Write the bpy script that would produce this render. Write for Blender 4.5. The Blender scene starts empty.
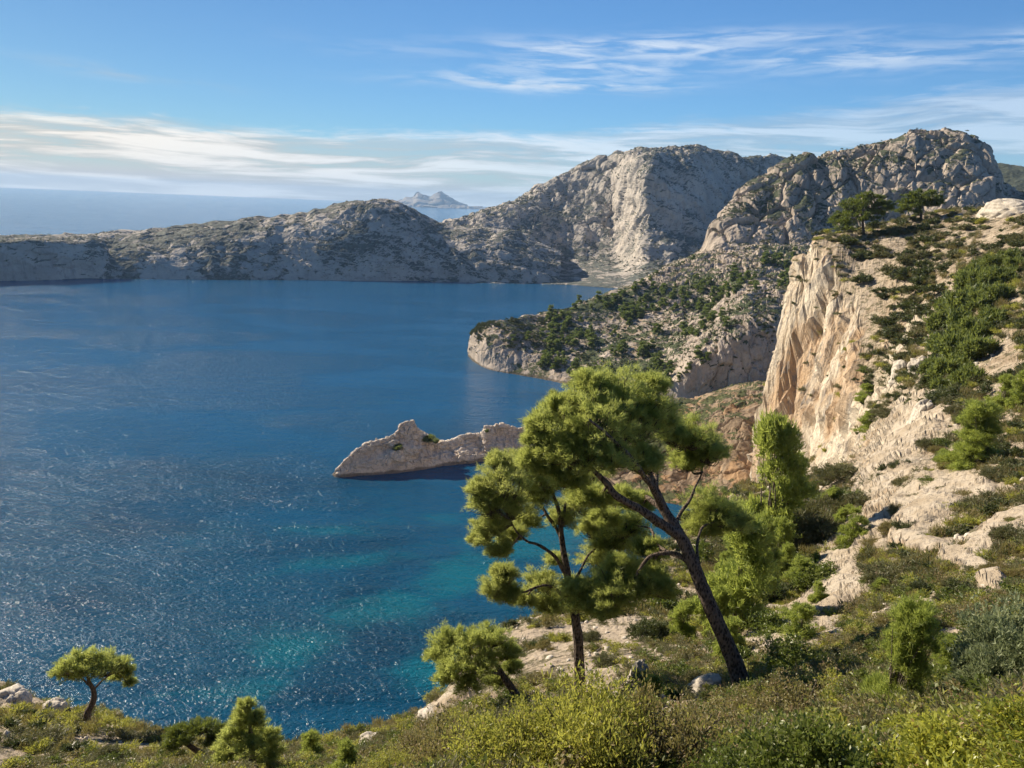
import bpy, math, random
import numpy as np
from mathutils import Matrix, Vector
from mathutils.bvhtree import BVHTree

rng = np.random.default_rng(7)
random.seed(7)
scene = bpy.context.scene
COL = scene.collection
R = math.radians

# ------------------------------------------------------------------ camera
H = 110.0                      # metres above the sea
F = 769.0                      # focal length in pixels at 1024 wide
PITCH = R(13.2)
ROLL = R(2.36)
cam_d = bpy.data.cameras.new('camera')
cam_d.sensor_width = 36.0
cam_d.lens = 36.0 * F / 1024.0
cam_d.clip_start = 0.1
cam_d.clip_end = 60000.0
cam = bpy.data.objects.new('camera', cam_d)
COL.objects.link(cam)
CM = (Matrix.Translation((0, 0, H)) @ Matrix.Rotation(R(90) - PITCH, 4, 'X') @ Matrix.Rotation(ROLL, 4, 'Z'))
cam.matrix_world = CM
scene.camera = cam
CR = np.array(CM.to_3x3())
CO = np.array([0.0, 0.0, H])

# ------------------------------------------------------------------ light
SUN_AZ = -57.0                 # degrees, clockwise from the view direction (+Y)
SUN_EL = 31.0
world = bpy.data.worlds.new('World')
scene.world = world
world.use_nodes = True
sd = bpy.data.lights.new('sun', 'SUN')
sd.energy = 5.0
sd.angle = R(0.53)
sd.color = (1.0, 0.87, 0.68)
sun = bpy.data.objects.new('sun', sd)
COL.objects.link(sun)
sdir = Vector((math.sin(R(SUN_AZ)) * math.cos(R(SUN_EL)), math.cos(R(SUN_AZ)) * math.cos(R(SUN_EL)), math.sin(R(SUN_EL))))
sun.rotation_euler = sdir.to_track_quat('Z', 'Y').to_euler()
sun.location = (-60, 60, 400)

vs = scene.view_settings
vs.view_transform = 'Standard'
vs.look = 'None'
vs.gamma = 1.0
vs.use_curve_mapping = False
vs.exposure = 0.86
cy = scene.cycles
HAZE = 4.8e-5
cy.use_denoising = True
cy.adaptive_threshold = 0.02
cy.max_bounces = 6
cy.diffuse_bounces = 4
cy.glossy_bounces = 2
cy.transmission_bounces = 3
cy.transparent_max_bounces = 6
cy.volume_bounces = 0
cy.sample_clamp_indirect = 4.0
cy.sample_clamp_direct = 12.0


# ------------------------------------------------------------------ node helper
class NT:
    def __init__(self, tree):
        self.t = tree
        tree.nodes.clear()

    def n(self, kind, **kw):
        nd = self.t.nodes.new(kind)
        for k, v in kw.items():
            if k.startswith('_'):
                setattr(nd, k[1:], v)
        for k, v in kw.items():
            if not k.startswith('_'):
                key = k.replace('__', ' ')
                self.set(nd.inputs[int(key[1:]) if key[0] == 'i' and key[1:].isdigit() else key], v)
        return nd

    def set(self, sock, v):
        if isinstance(v, bpy.types.NodeSocket):
            self.t.links.new(v, sock)
        else:
            if sock.type == 'RGBA' and len(v) == 3:
                v = (*v, 1)
            sock.default_value = v

    def m(self, op, a, b=None, c=None, clamp=False):
        nd = self.t.nodes.new('ShaderNodeMath')
        nd.operation = op
        nd.use_clamp = clamp
        for i, v in enumerate((a, b, c)):
            if v is not None:
                self.set(nd.inputs[i], v)
        return nd.outputs[0]

    def ramp(self, v, lo, hi, a=0.0, b=1.0):
        nd = self.t.nodes.new('ShaderNodeMapRange')
        nd.interpolation_type = 'SMOOTHSTEP'
        for i, x in enumerate((v, lo, hi, a, b)):
            self.set(nd.inputs[i], x)
        return nd.outputs[0]

    def mix(self, f, a, b, blend='MIX'):
        nd = self.t.nodes.new('ShaderNodeMix')
        nd.data_type = 'RGBA'
        nd.blend_type = blend
        self.set(nd.inputs[0], f)
        self.set(nd.inputs[6], a)
        self.set(nd.inputs[7], b)
        return nd.outputs[2]

    def mapping(self, vec, scale=(1, 1, 1), rot=(0, 0, 0), loc=(0, 0, 0)):
        nd = self.t.nodes.new('ShaderNodeMapping')
        self.set(nd.inputs['Vector'], vec)
        nd.inputs['Scale'].default_value = scale
        nd.inputs['Rotation'].default_value = rot
        nd.inputs['Location'].default_value = loc
        return nd.outputs[0]

    def noise(self, vec, scale, detail=4, rough=0.55, dist=0.0, ridged=False):
        nd = self.t.nodes.new('ShaderNodeTexNoise')
        self.set(nd.inputs['Vector'], vec)
        if ridged:
            nd.noise_type = 'RIDGED_MULTIFRACTAL'
        nd.inputs['Scale'].default_value = scale
        nd.inputs['Detail'].default_value = detail
        nd.inputs['Roughness'].default_value = rough
        nd.inputs['Distortion'].default_value = dist
        return nd.outputs[0]


# ------------------------------------------------------------------ sky
def build_sky():
    t = NT(world.node_tree)
    sky = t.n('ShaderNodeTexSky', _sky_type='NISHITA', _sun_disc=False)
    sky.sun_elevation = R(SUN_EL)
    sky.sun_rotation = R(SUN_AZ)
    sky.altitude = 100
    sky.air_density = 1.0
    sky.dust_density = 0.15
    sky.ozone_density = 3.0
    tc = t.n('ShaderNodeTexCoord')
    sep = t.n('ShaderNodeSeparateXYZ', i0=tc.outputs['Generated'])
    x, y, z = sep.outputs
    az = t.m('ARCTAN2', x, y)                    # radians, + to the right of +Y
    el = t.m('ARCSINE', z)
    azd = t.m('MULTIPLY', az, 57.2958)
    eld = t.m('MULTIPLY', el, 57.2958)
    comb = t.n('ShaderNodeCombineXYZ')
    t.set(comb.inputs[0], azd)
    t.set(comb.inputs[1], eld)
    v = comb.outputs[0]
    # warp so that streaks are not ruler-straight
    wv = t.noise(t.mapping(v, (0.05, 0.12, 1)), 1.0, 2, 0.5)
    el2 = t.m('ADD', eld, t.m('MULTIPLY', t.m('SUBTRACT', wv, 0.5), 2.2))
    comb2 = t.n('ShaderNodeCombineXYZ')
    t.set(comb2.inputs[0], azd)
    t.set(comb2.inputs[1], el2)
    v2 = comb2.outputs[0]
    streak = t.noise(t.mapping(v2, (0.075, 1.05, 1), (0, 0, R(-1.0)), (3.1, 0, 0)), 1.0, 5, 0.62, 0.4)
    fine = t.noise(t.mapping(v2, (0.33, 2.4, 1), (0, 0, R(-3)), (9.0, 4, 0)), 1.0, 5, 0.65, 0.7)
    # low bank: thick in the south-west (left), thinning and climbing to the right
    top = t.m('ADD', 4.6, t.ramp(azd, -8, 36, 0.0, 3.6))
    edge = t.m('ADD', el2, t.m('MULTIPLY', t.m('SUBTRACT', fine, 0.5), 2.2))
    bank = t.ramp(t.m('SUBTRACT', edge, top), 0.35, -1.1)
    bank_den = t.ramp(azd, -22, 28, 0.98, 0.50)
    holes = t.ramp(t.m('ADD', t.m('MULTIPLY', streak, 0.75), t.m('MULTIPLY', fine, 0.25)), 0.36, 0.54, 0.42, 1.0)
    low = t.ramp(eld, 2.4, 0.8)                          # the milky strip just over the horizon
    bank = t.m('MULTIPLY', t.m('MULTIPLY', bank, bank_den), t.m('MAXIMUM', holes, low))
    # high wisps
    def blob(ca, ce, wa, we, tilt=0.0):
        da = t.m('DIVIDE', t.m('SUBTRACT', azd, ca), wa)
        e0 = t.m('SUBTRACT', t.m('SUBTRACT', el2, ce), t.m('MULTIPLY', t.m('SUBTRACT', azd, ca), tilt))
        de = t.m('DIVIDE', e0, we)
        s = t.m('ADD', t.m('MULTIPLY', da, da), t.m('MULTIPLY', de, de))
        return t.m('EXPONENT', t.m('MULTIPLY', s, -1.0))
    wisps = None
    for b in ((7.0, 12.3, 9.0, 0.75, 0.02, 0.95), (2.0, 9.9, 8.5, 0.5, 0.01, 0.9), (5.0, 11.0, 7.0, 0.9, 0.05, 0.75),
              (21.0, 11.4, 8.5, 0.75, -0.02, 0.75), (33.0, 12.1, 6.0, 0.7, 0.06, 0.8), (17.0, 16.4, 7.0, 0.55, 0.0, 0.75),
              (-26.0, 8.8, 5.0, 0.35, -0.04, 0.3), (15.0, 12.8, 9.0, 0.5, -0.02, 0.55), (-6.0, 11.6, 8.0, 0.6, 0.0, 0.18)):
        b = (b[0], b[1] - 1.7) + b[2:]
        g = t.m('MULTIPLY', blob(*b[:5]), b[5])
        wisps = g if wisps is None else t.m('MAXIMUM', wisps, g)
    wtex = t.noise(t.mapping(v2, (0.22, 1.7, 1), (0, 0, R(5)), (1.7, 2.2, 0)), 1.0, 6, 0.60, 0.45)
    wisps = t.m('MULTIPLY', wisps, t.ramp(wtex, 0.36, 0.66))
    cov = t.m('MINIMUM', t.m('MAXIMUM', bank, t.m('MULTIPLY', wisps, 0.85)), 1.0)
    # cloud brightness: warm and bright towards the sun, grey bands inside the bank
    warm = t.ramp(azd, -45, 12)
    ccol = t.mix(warm, (7.6, 6.9, 5.9), (5.7, 6.2, 6.8))
    grey = t.ramp(streak, 0.42, 0.6, 0.62, 1.0)
    grey = t.mix(t.ramp(eld, 7.0, 8.5), grey, (1, 1, 1))
    ccol = t.mix(1.0, ccol, grey, 'MULTIPLY')
    glare = t.mix(t.ramp(azd, -40, 25), (0.31, 0.445, 0.55), (0.44, 0.69, 0.92))
    base = t.mix(1.0, sky.outputs[0], glare, 'MULTIPLY')
    col = t.mix(cov, base, ccol)
    world.cycles.sampling_method = 'MANUAL'
    world.cycles.sample_map_resolution = 512
    bg = t.n('ShaderNodeBackground', Color=col, Strength=0.082)
    out = t.n('ShaderNodeOutputWorld')
    t.t.links.new(bg.outputs[0], out.inputs[0])


build_sky()


# ------------------------------------------------------------------ picture <-> world helpers (used to lay things out on the ground)
def rays(px, py):
    px = np.asarray(px, float)
    py = np.asarray(py, float)
    d = np.stack([(px - 512) / F, (384 - py) / F, -np.ones_like(px * py)], -1) @ CR.T
    return d / np.linalg.norm(d, axis=-1, keepdims=True)


def P(px, py, r):
    """point at horizontal distance r in the direction seen at (px, py)"""
    d = rays(px, py)
    h = np.hypot(d[..., 0], d[..., 1])
    return CO + d * (np.asarray(r) / h)[..., None]


def Psea(px, py, z=0.0):
    d = rays(px, py)
    s = (z - H) / d[..., 2]
    return CO + d * s[..., None]


def py_for(px, r, z):
    lo, hi = -600.0, 3500.0
    for _ in range(50):
        mid = (lo + hi) / 2
        if P(px, mid, r)[2] > z:
            lo = mid
        else:
            hi = mid
    return lo


def project(Q):
    q = (np.asarray(Q) - CO) @ CR
    return 512 + F * q[..., 0] / -q[..., 2], 384 - F * q[..., 1] / -q[..., 2]


# ------------------------------------------------------------------ numpy noise
_perm = rng.permutation(256)
_perm = np.concatenate([_perm, _perm])
_grad = rng.normal(size=(256, 3))
_grad /= np.linalg.norm(_grad, axis=1, keepdims=True)


def perlin(Q):
    Q = np.asarray(Q, float)
    i = np.floor(Q).astype(np.int64)
    f = Q - i
    u = f * f * f * (f * (f * 6 - 15) + 10)
    i &= 255
    out = 0.0
    for dx in (0, 1):
        wx = u[..., 0] if dx else 1 - u[..., 0]
        for dy in (0, 1):
            wy = u[..., 1] if dy else 1 - u[..., 1]
            for dz in (0, 1):
                wz = u[..., 2] if dz else 1 - u[..., 2]
                h = _perm[(_perm[(_perm[(i[..., 0] + dx) & 255] + i[..., 1] + dy) & 255] + i[..., 2] + dz) & 255]
                g = _grad[h]
                dot = g[..., 0] * (f[..., 0] - dx) + g[..., 1] * (f[..., 1] - dy) + g[..., 2] * (f[..., 2] - dz)
                out = out + wx * wy * wz * dot
    return out * 1.6


def fbm(Q, octaves=5, gain=0.5, ridged=False, off=0.0):
    a, s, tot = 1.0, 0.0, 0.0
    Q = np.asarray(Q) + off
    for k in range(octaves):
        n = perlin(Q)
        if ridged:
            n = 1 - 2 * np.abs(n) ** 0.8
        s = s + a * n
        tot += a
        a *= gain
        Q = Q * 2.03 + 17.3
    return s / tot


def worley(Q):
    """random value of the nearest feature point and the distance to the border of its cell"""
    Q = np.asarray(Q, float)
    shp = Q.shape[:-1]
    Q = Q.reshape(-1, 3)
    i = np.floor(Q).astype(np.int64)
    f1 = np.full(len(Q), 9.0)
    f2 = np.full(len(Q), 9.0)
    val = np.zeros(len(Q))
    for dx in (-1, 0, 1):
        for dy in (-1, 0, 1):
            for dz in (-1, 0, 1):
                c = i + np.array([dx, dy, dz])
                m = c & 255
                h = _perm[(_perm[(_perm[m[:, 0]] + m[:, 1]) & 255] + m[:, 2]) & 255]
                p = c + 0.5 + 0.8 * np.clip(_grad[h], -0.6, 0.6)
                d = np.linalg.norm(Q - p, axis=1)
                near = d < f1
                f2 = np.where(near, f1, np.minimum(f2, d))
                val = np.where(near, _grad[(h * 7 + 13) & 255, 0], val)
                f1 = np.where(near, d, f1)
    return val.reshape(shp), (f2 - f1).reshape(shp)


def blocks(Q, sx, sz, crack=0.5, warp=0.25):
    """stepped slabs with cracks between them, in units of 1"""
    q = Q / np.array([sx, sx, sz])
    q = q + warp * np.stack([perlin(q * 1.7 + 3), perlin(q * 1.7 + 40), perlin(q * 1.7 + 90)], -1)
    v, e = worley(q)
    return v - crack * (1 - smooth(e, 0.0, 0.16))


def smooth(x, a, b):
    t = np.clip((x - a) / (b - a), 0, 1)
    return t * t * (3 - 2 * t)


# ------------------------------------------------------------------ mesh helpers
def mesh_np(name, V, Fc, mats, smooth_sh=True, mat_idx=None):
    V = np.asarray(V, np.float32)
    Fc = np.asarray(Fc, np.int32)
    me = bpy.data.meshes.new(name)
    n, k = Fc.shape
    me.vertices.add(len(V))
    me.vertices.foreach_set('co', V.ravel())
    me.loops.add(n * k)
    me.loops.foreach_set('vertex_index', Fc.ravel())
    me.polygons.add(n)
    me.polygons.foreach_set('loop_start', np.arange(0, n * k, k, dtype=np.int32))
    me.polygons.foreach_set('loop_total', np.full(n, k, np.int32))
    if smooth_sh:
        me.polygons.foreach_set('use_smooth', np.ones(n, bool))
    for m in (mats if isinstance(mats, (list, tuple)) else [mats]):
        me.materials.append(m)
    if mat_idx is not None:
        me.polygons.foreach_set('material_index', np.asarray(mat_idx, np.int32))
    me.update()
    me.validate()
    return me


def link(name, me, parent=None, loc=None):
    o = bpy.data.objects.new(name, me)
    COL.objects.link(o)
    if parent is not None:
        o.parent = parent
    if loc is not None:
        o.location = loc
    return o


def tag(o, label=None, cat=None, group=None, kind=None):
    if label:
        o['label'] = label
    if cat:
        o['category'] = cat
    if group:
        o['group'] = group
    if kind:
        o['kind'] = kind
    return o


def grid_faces(nu, nv):
    i = np.arange(nu - 1)[:, None]
    j = np.arange(nv - 1)[None, :]
    a = i * nv + j
    return np.stack([a, a + nv, a + nv + 1, a + 1], -1).reshape(-1, 4)


def grid_normals(G):
    du = np.gradient(G, axis=0)
    dv = np.gradient(G, axis=1)
    n = np.cross(du, dv)
    n /= np.linalg.norm(n, axis=-1, keepdims=True) + 1e-9
    n[n[..., 2] < 0] *= -1
    return n


def pchip(x, y, xi):
    """monotone cubic interpolation along axis 0"""
    x = np.asarray(x, float)
    y = np.asarray(y, float)
    h = np.diff(x)
    d = np.diff(y, axis=0) / h.reshape((-1,) + (1,) * (y.ndim - 1))
    m = np.zeros_like(y)
    m[0], m[-1] = d[0], d[-1]
    for k in range(1, len(x) - 1):
        a, b = d[k - 1], d[k]
        w1, w2 = 2 * h[k] + h[k - 1], h[k] + 2 * h[k - 1]
        ok = (a * b) > 0
        with np.errstate(divide='ignore', invalid='ignore'):
            hm = (w1 + w2) / (w1 / a + w2 / b)
        m[k] = np.where(ok, hm, 0)
    xi = np.clip(xi, x[0], x[-1])
    k = np.clip(np.searchsorted(x, xi) - 1, 0, len(x) - 2)
    t = (xi - x[k]) / h[k]
    sh = (-1,) + (1,) * (y.ndim - 1)
    t_ = t.reshape(sh)
    hk = h[k].reshape(sh)
    return ((1 + 2 * t_) * (1 - t_) ** 2 * y[k] + t_ * (1 - t_) ** 2 * hk * m[k] + t_ ** 2 * (3 - 2 * t_) * y[k + 1] + t_ ** 2 * (t_ - 1) * hk * m[k + 1])


def loft(rows, nu, nvs, soft=True):
    """rows: control points per row: (px,py,'s') on the sea, (px,py,('d',x)) x metres farther than the same index in row 0,
    (px,py,r) at horizontal distance r, (px,None,('z',dr,z)) dr beyond row 0 at height z"""
    pts = []
    for k, row in enumerate(rows):
        out = []
        for i, (px, py, s) in enumerate(row):
            if s == 's':
                q = Psea(px, py)
            else:
                r0 = math.hypot(*pts[0][i][:2]) if pts else 0
                if isinstance(s, tuple):
                    if s[0] == 'd':
                        q = P(px, py, r0 + s[1])
                    elif s[0] == 'z':
                        rr = r0 + s[1]
                        q = P(px, py_for(px, rr, s[2]), rr)
                else:
                    q = P(px, py, s)
            out.append(q)
        pts.append(np.array(out))
    A = np.array(pts)                                   # rows, cols, 3
    # parameter along the rows by mean chord length
    ch = np.linalg.norm(np.diff(A, axis=1), axis=2).mean(0)
    u = np.concatenate([[0], np.cumsum(ch)])
    u /= u[-1]
    ui = np.linspace(0, 1, nu)
    B = np.stack([pchip(u, A[k], ui) for k in range(len(A))], 0)   # rows, nu, 3
    v = np.arange(len(A), dtype=float)
    vi = np.concatenate([np.linspace(k, k + 1, n, endpoint=False) for k, n in enumerate(nvs)] + [[len(A) - 1]])
    G = pchip(v, B, vi)                                # nv, nu, 3
    return G.transpose(1, 0, 2).copy()


def rock_disp(Q, wl, amp, flute=0.0, dip=None, octaves=7):
    """rough limestone relief at wavelength wl"""
    q = Q / wl
    warp = np.stack([perlin(q * 0.7 + 5), perlin(q * 0.7 + 31), perlin(q * 0.7 + 77)], -1) * 0.45
    n = fbm(q + warp, octaves, 0.52, True) * 0.6 + fbm(q * 0.55 + 9, 3, 0.5) * 0.6
    if flute:
        qq = (Q / (wl * 0.55)) * np.array([1, 1, 0.16]) + warp
        n = n + flute * fbm(qq, 5, 0.5, True)
    if dip is not None:
        ax, fr, am = dip
        s = (Q @ np.asarray(ax)) / fr + 1.3 * perlin(Q / (fr * 5))
        n = n + am * (np.abs((s % 1.0) - 0.5) * 2 - 0.5)
    return n * amp


def attach_attr(me, name, vals):
    at = me.attributes.new(name, 'FLOAT', 'POINT')
    at.data.foreach_set('value', np.asarray(vals, np.float32).ravel())


# ------------------------------------------------------------------ materials
def new_mat(name):
    m = bpy.data.materials.new(name)
    m.use_nodes = True
    return m, NT(m.node_tree)


def rock_mat(name, light, mid, dark, size, veg=None, veg_amt=0.5, veg_size=1.0, ochre=None, ochre_amt=0.0, bump=0.5, streak=0.0,
             dip=(0, 0, 0), wet=False, soil=None, soil_amt=0.0, dipstretch=1.0):
    """limestone: size = metres of the largest colour patches"""
    m, t = new_mat(name)
    light, mid, dark = [tuple(0.80 * c for c in q_) for q_ in (light, mid, dark)]
    g = t.n('ShaderNodeNewGeometry')
    pos = g.outputs['Position']
    nz = t.n('ShaderNodeSeparateXYZ', i0=g.outputs['True Normal']).outputs[2]
    p = t.mapping(pos, (1 / size,) * 3)
    n1 = t.noise(p, 1.0, 8, 0.62, 0.6)
    n2 = t.noise(t.mapping(pos, (6 / size, 6 / size, 1.1 / size)), 1.0, 6, 0.65, 0.5)   # upright stains
    n3 = t.noise(p, 9.0, 6, 0.7)
    col = t.mix(t.ramp(n1, 0.36, 0.62), mid, light)
    col = t.mix(t.m('MULTIPLY', t.ramp(n2, 0.50, 0.66), 0.35 + streak), col, dark)
    col = t.mix(t.m('MULTIPLY', t.ramp(n3, 0.52, 0.66), 0.45), col, dark)
    if ochre:
        no = t.noise(t.mapping(pos, (1.7 / size, 1.7 / size, 0.9 / size), (0, 0, 0), (5, 2, 8)), 1.0, 5, 0.6, 0.5)
        col = t.mix(t.m('MULTIPLY', t.ramp(no, 0.60 - 0.22 * ochre_amt, 0.74 - 0.22 * ochre_amt), 0.85), col, ochre)
    if soil:
        ns = t.noise(p, 2.3, 7, 0.6)
        k = t.m('MULTIPLY', t.ramp(nz, 0.55, 0.85), t.ramp(ns, 0.62 - 0.25 * soil_amt, 0.7 - 0.25 * soil_amt))
        col = t.mix(k, col, soil)
    h = t.m('ADD', t.m('MULTIPLY', n1, 1.0), t.m('ADD', t.m('MULTIPLY', n2, 0.5), t.m('MULTIPLY', n3, 0.35)))
    if veg:
        vp = t.mapping(pos, (1 / veg_size, 1 / (veg_size * dipstretch), 1 / veg_size), dip)
        nv = t.noise(vp, 1.0, 8, 0.72, 0.3)
        nb = t.noise(t.mapping(pos, (0.18 / veg_size,) * 3, (0, 0, 0), (7, 7, 7)), 1.0, 3, 0.5)
        s = t.m('ADD', nv, t.m('MULTIPLY', t.m('SUBTRACT', nb, 0.5), 0.55))
        s = t.m('ADD', s, t.ramp(nz, 0.15, 0.9, -0.16, 0.08))
        th = 0.62 - 0.26 * veg_amt
        k = t.ramp(s, th, th + 0.045)
        vc = t.mix(t.ramp(t.noise(p, 14, 3), 0.35, 0.65), veg, tuple(c * 1.9 for c in veg))
        col = t.mix(k, col, vc)
        h = t.m('ADD', h, t.m('MULTIPLY', k, 0.35))
    zz = t.n('ShaderNodeSeparateXYZ', i0=pos).outputs[2]
    if wet:
        col = t.mix(t.m('MULTIPLY', t.ramp(t.m('ADD', zz, t.m('MULTIPLY', t.m('SUBTRACT', n1, 0.5), 3.0)), 1.7, 0.7), 0.75), col, (0.075, 0.06, 0.045))
    b = t.n('ShaderNodeBump', Strength=bump, Distance=size * 0.06, Height=h)
    bs = t.n('ShaderNodeBsdfPrincipled', Base__Color=col, Roughness=0.92, Normal=b.outputs[0])
    bs.inputs['Specular IOR Level'].default_value = 0.2
    o = t.n('ShaderNodeOutputMaterial', Surface=bs.outputs[0])
    return m


GREY = ((0.58, 0.52, 0.45), (0.45, 0.41, 0.36), (0.22, 0.205, 0.19))
WARM = ((0.56, 0.44, 0.33), (0.44, 0.34, 0.25), (0.24, 0.18, 0.13))
M = {}
M['far'] = rock_mat('far_limestone', *GREY, size=60, veg=(0.080, 0.086, 0.074), veg_amt=0.29, veg_size=15, dip=(0, R(-24), 0), bump=1.0, dipstretch=1.0)
M['massif'] = rock_mat('massif_limestone', (0.54, 0.455, 0.37), (0.40, 0.34, 0.28), (0.17, 0.15, 0.13), size=40, veg=(0.045, 0.052, 0.03), veg_amt=0.36, veg_size=22, bump=0.9, streak=0.15)
M['mid'] = rock_mat('headland_limestone', (0.58, 0.49, 0.41), (0.44, 0.37, 0.30), (0.20, 0.175, 0.15), size=16, veg=(0.045, 0.055, 0.025), veg_amt=0.36, veg_size=7, bump=0.8, wet=True, soil=(0.33, 0.25, 0.17), soil_amt=0.5)
M['islet'] = rock_mat('islet_limestone', (0.86, 0.75, 0.62), (0.70, 0.59, 0.48), (0.32, 0.265, 0.22), size=9, bump=0.9, wet=True)
M['ochre'] = rock_mat('ochre_rock', (0.38, 0.29, 0.20), (0.28, 0.205, 0.135), (0.14, 0.10, 0.07), size=18, veg=(0.05, 0.055, 0.022), veg_amt=0.30, veg_size=8, ochre=(0.34, 0.215, 0.115), ochre_amt=0.6, bump=0.9)
M['island'] = rock_mat('island_limestone', (0.40, 0.36, 0.32), (0.30, 0.27, 0.24), (0.16, 0.15, 0.14), size=200, bump=0.6)
M['hillgreen'] = rock_mat('wooded_hill', *GREY, size=60, veg=(0.040, 0.047, 0.034), veg_amt=0.75, veg_size=20, bump=0.6)


def near_mat():
    """limestone scree and soil on gentle ground, bare cream rock with ochre stains where it is steep"""
    m, t = new_mat('slope_ground')
    g = t.n('ShaderNodeNewGeometry')
    pos = g.outputs['Position']
    at = t.n('ShaderNodeAttribute')
    at.attribute_name = 'cliff'
    cl = at.outputs['Fac']
    al = t.n('ShaderNodeAttribute')
    al.attribute_name = 'ledge'
    led = al.outputs['Fac']
    nA = t.noise(t.mapping(pos, (0.05,) * 3), 1.0, 8, 0.6, 0.5)
    nB = t.noise(t.mapping(pos, (0.45,) * 3), 1.0, 8, 0.68, 0.4)
    nC = t.noise(pos, 4.0, 6, 0.75)
    vo = t.n('ShaderNodeTexVoronoi', Vector=pos, Scale=3.2)
    soil = t.mix(t.ramp(nB, 0.38, 0.62), (0.34, 0.26, 0.18), (0.54, 0.445, 0.33))
    soil = t.mix(t.ramp(nA, 0.40, 0.60), soil, (0.50, 0.41, 0.31))
    soil = t.mix(t.m('MULTIPLY', t.ramp(nC, 0.50, 0.66), 0.6), soil, (0.15, 0.12, 0.085))
    soil = t.mix(t.m('MULTIPLY', t.ramp(vo.outputs['Distance'], 0.30, 0.14), t.ramp(nB, 0.45, 0.6)), soil, (0.52, 0.46, 0.38))
    # sparse dry grass and lichen cover
    nv = t.noise(t.mapping(pos, (0.8,) * 3, (0, 0, 0), (3, 9, 1)), 1.0, 8, 0.75, 0.3)
    soil = t.mix(t.m('MULTIPLY', t.m('MULTIPLY', t.ramp(nv, 0.50, 0.57), 0.85), t.m('SUBTRACT', 1.0, led)), soil, (0.10, 0.092, 0.045))
    soil = t.mix(t.m('MULTIPLY', led, 0.7), soil, t.mix(t.ramp(nB, 0.4, 0.6), (0.44, 0.36, 0.26), (0.60, 0.52, 0.41)))
    # cliff
    n1 = t.noise(t.mapping(pos, (0.16, 0.16, 0.035)), 1.0, 9, 0.62, 1.1)
    n2 = t.noise(t.mapping(pos, (0.55, 0.55, 0.05), (R(6), R(8), 0)), 1.0, 7, 0.62, 0.7)
    n3 = t.noise(t.mapping(pos, (1.1,) * 3), 1.0, 8, 0.7)
    n4 = t.noise(t.mapping(pos, (0.04, 0.04, 0.02), (0, 0, 0), (4, 4, 4)), 1.0, 4, 0.5, 0.6)
    c = t.mix(t.ramp(n1, 0.36, 0.62), (0.57, 0.45, 0.315), (0.80, 0.70, 0.55))
    c = t.mix(t.m('MULTIPLY', t.ramp(n4, 0.50, 0.60), 0.55), c, (0.52, 0.31, 0.15))
    c = t.mix(t.m('MULTIPLY', t.ramp(n2, 0.53, 0.64), 0.75), c, (0.30, 0.27, 0.24))
    c = t.mix(t.m('MULTIPLY', t.ramp(n3, 0.56, 0.68), 0.4), c, (0.20, 0.16, 0.12))
    col = t.mix(1.0, t.mix(cl, soil, c), (0.80, 0.80, 0.80), 'MULTIPLY')
    hs = t.m('ADD', t.m('MULTIPLY', nB, 0.5), t.m('ADD', t.m('MULTIPLY', nC, 0.16), t.m('MULTIPLY', vo.outputs['Distance'], -0.12)))
    hc = t.m('ADD', t.m('MULTIPLY', n1, 3.0), t.m('ADD', t.m('MULTIPLY', n2, 1.2), t.m('MULTIPLY', n3, 0.7)))
    h = t.m('ADD', t.m('MULTIPLY', hs, t.m('SUBTRACT', 1.0, cl)), t.m('MULTIPLY', hc, cl))
    b = t.n('ShaderNodeBump', Strength=0.9, Distance=0.8, Height=h)
    bs = t.n('ShaderNodeBsdfPrincipled', Base__Color=col, Roughness=0.93, Normal=b.outputs[0])
    bs.inputs['Specular IOR Level'].default_value = 0.15
    t.n('ShaderNodeOutputMaterial', Surface=bs.outputs[0])
    return m


M['near'] = near_mat()


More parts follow.
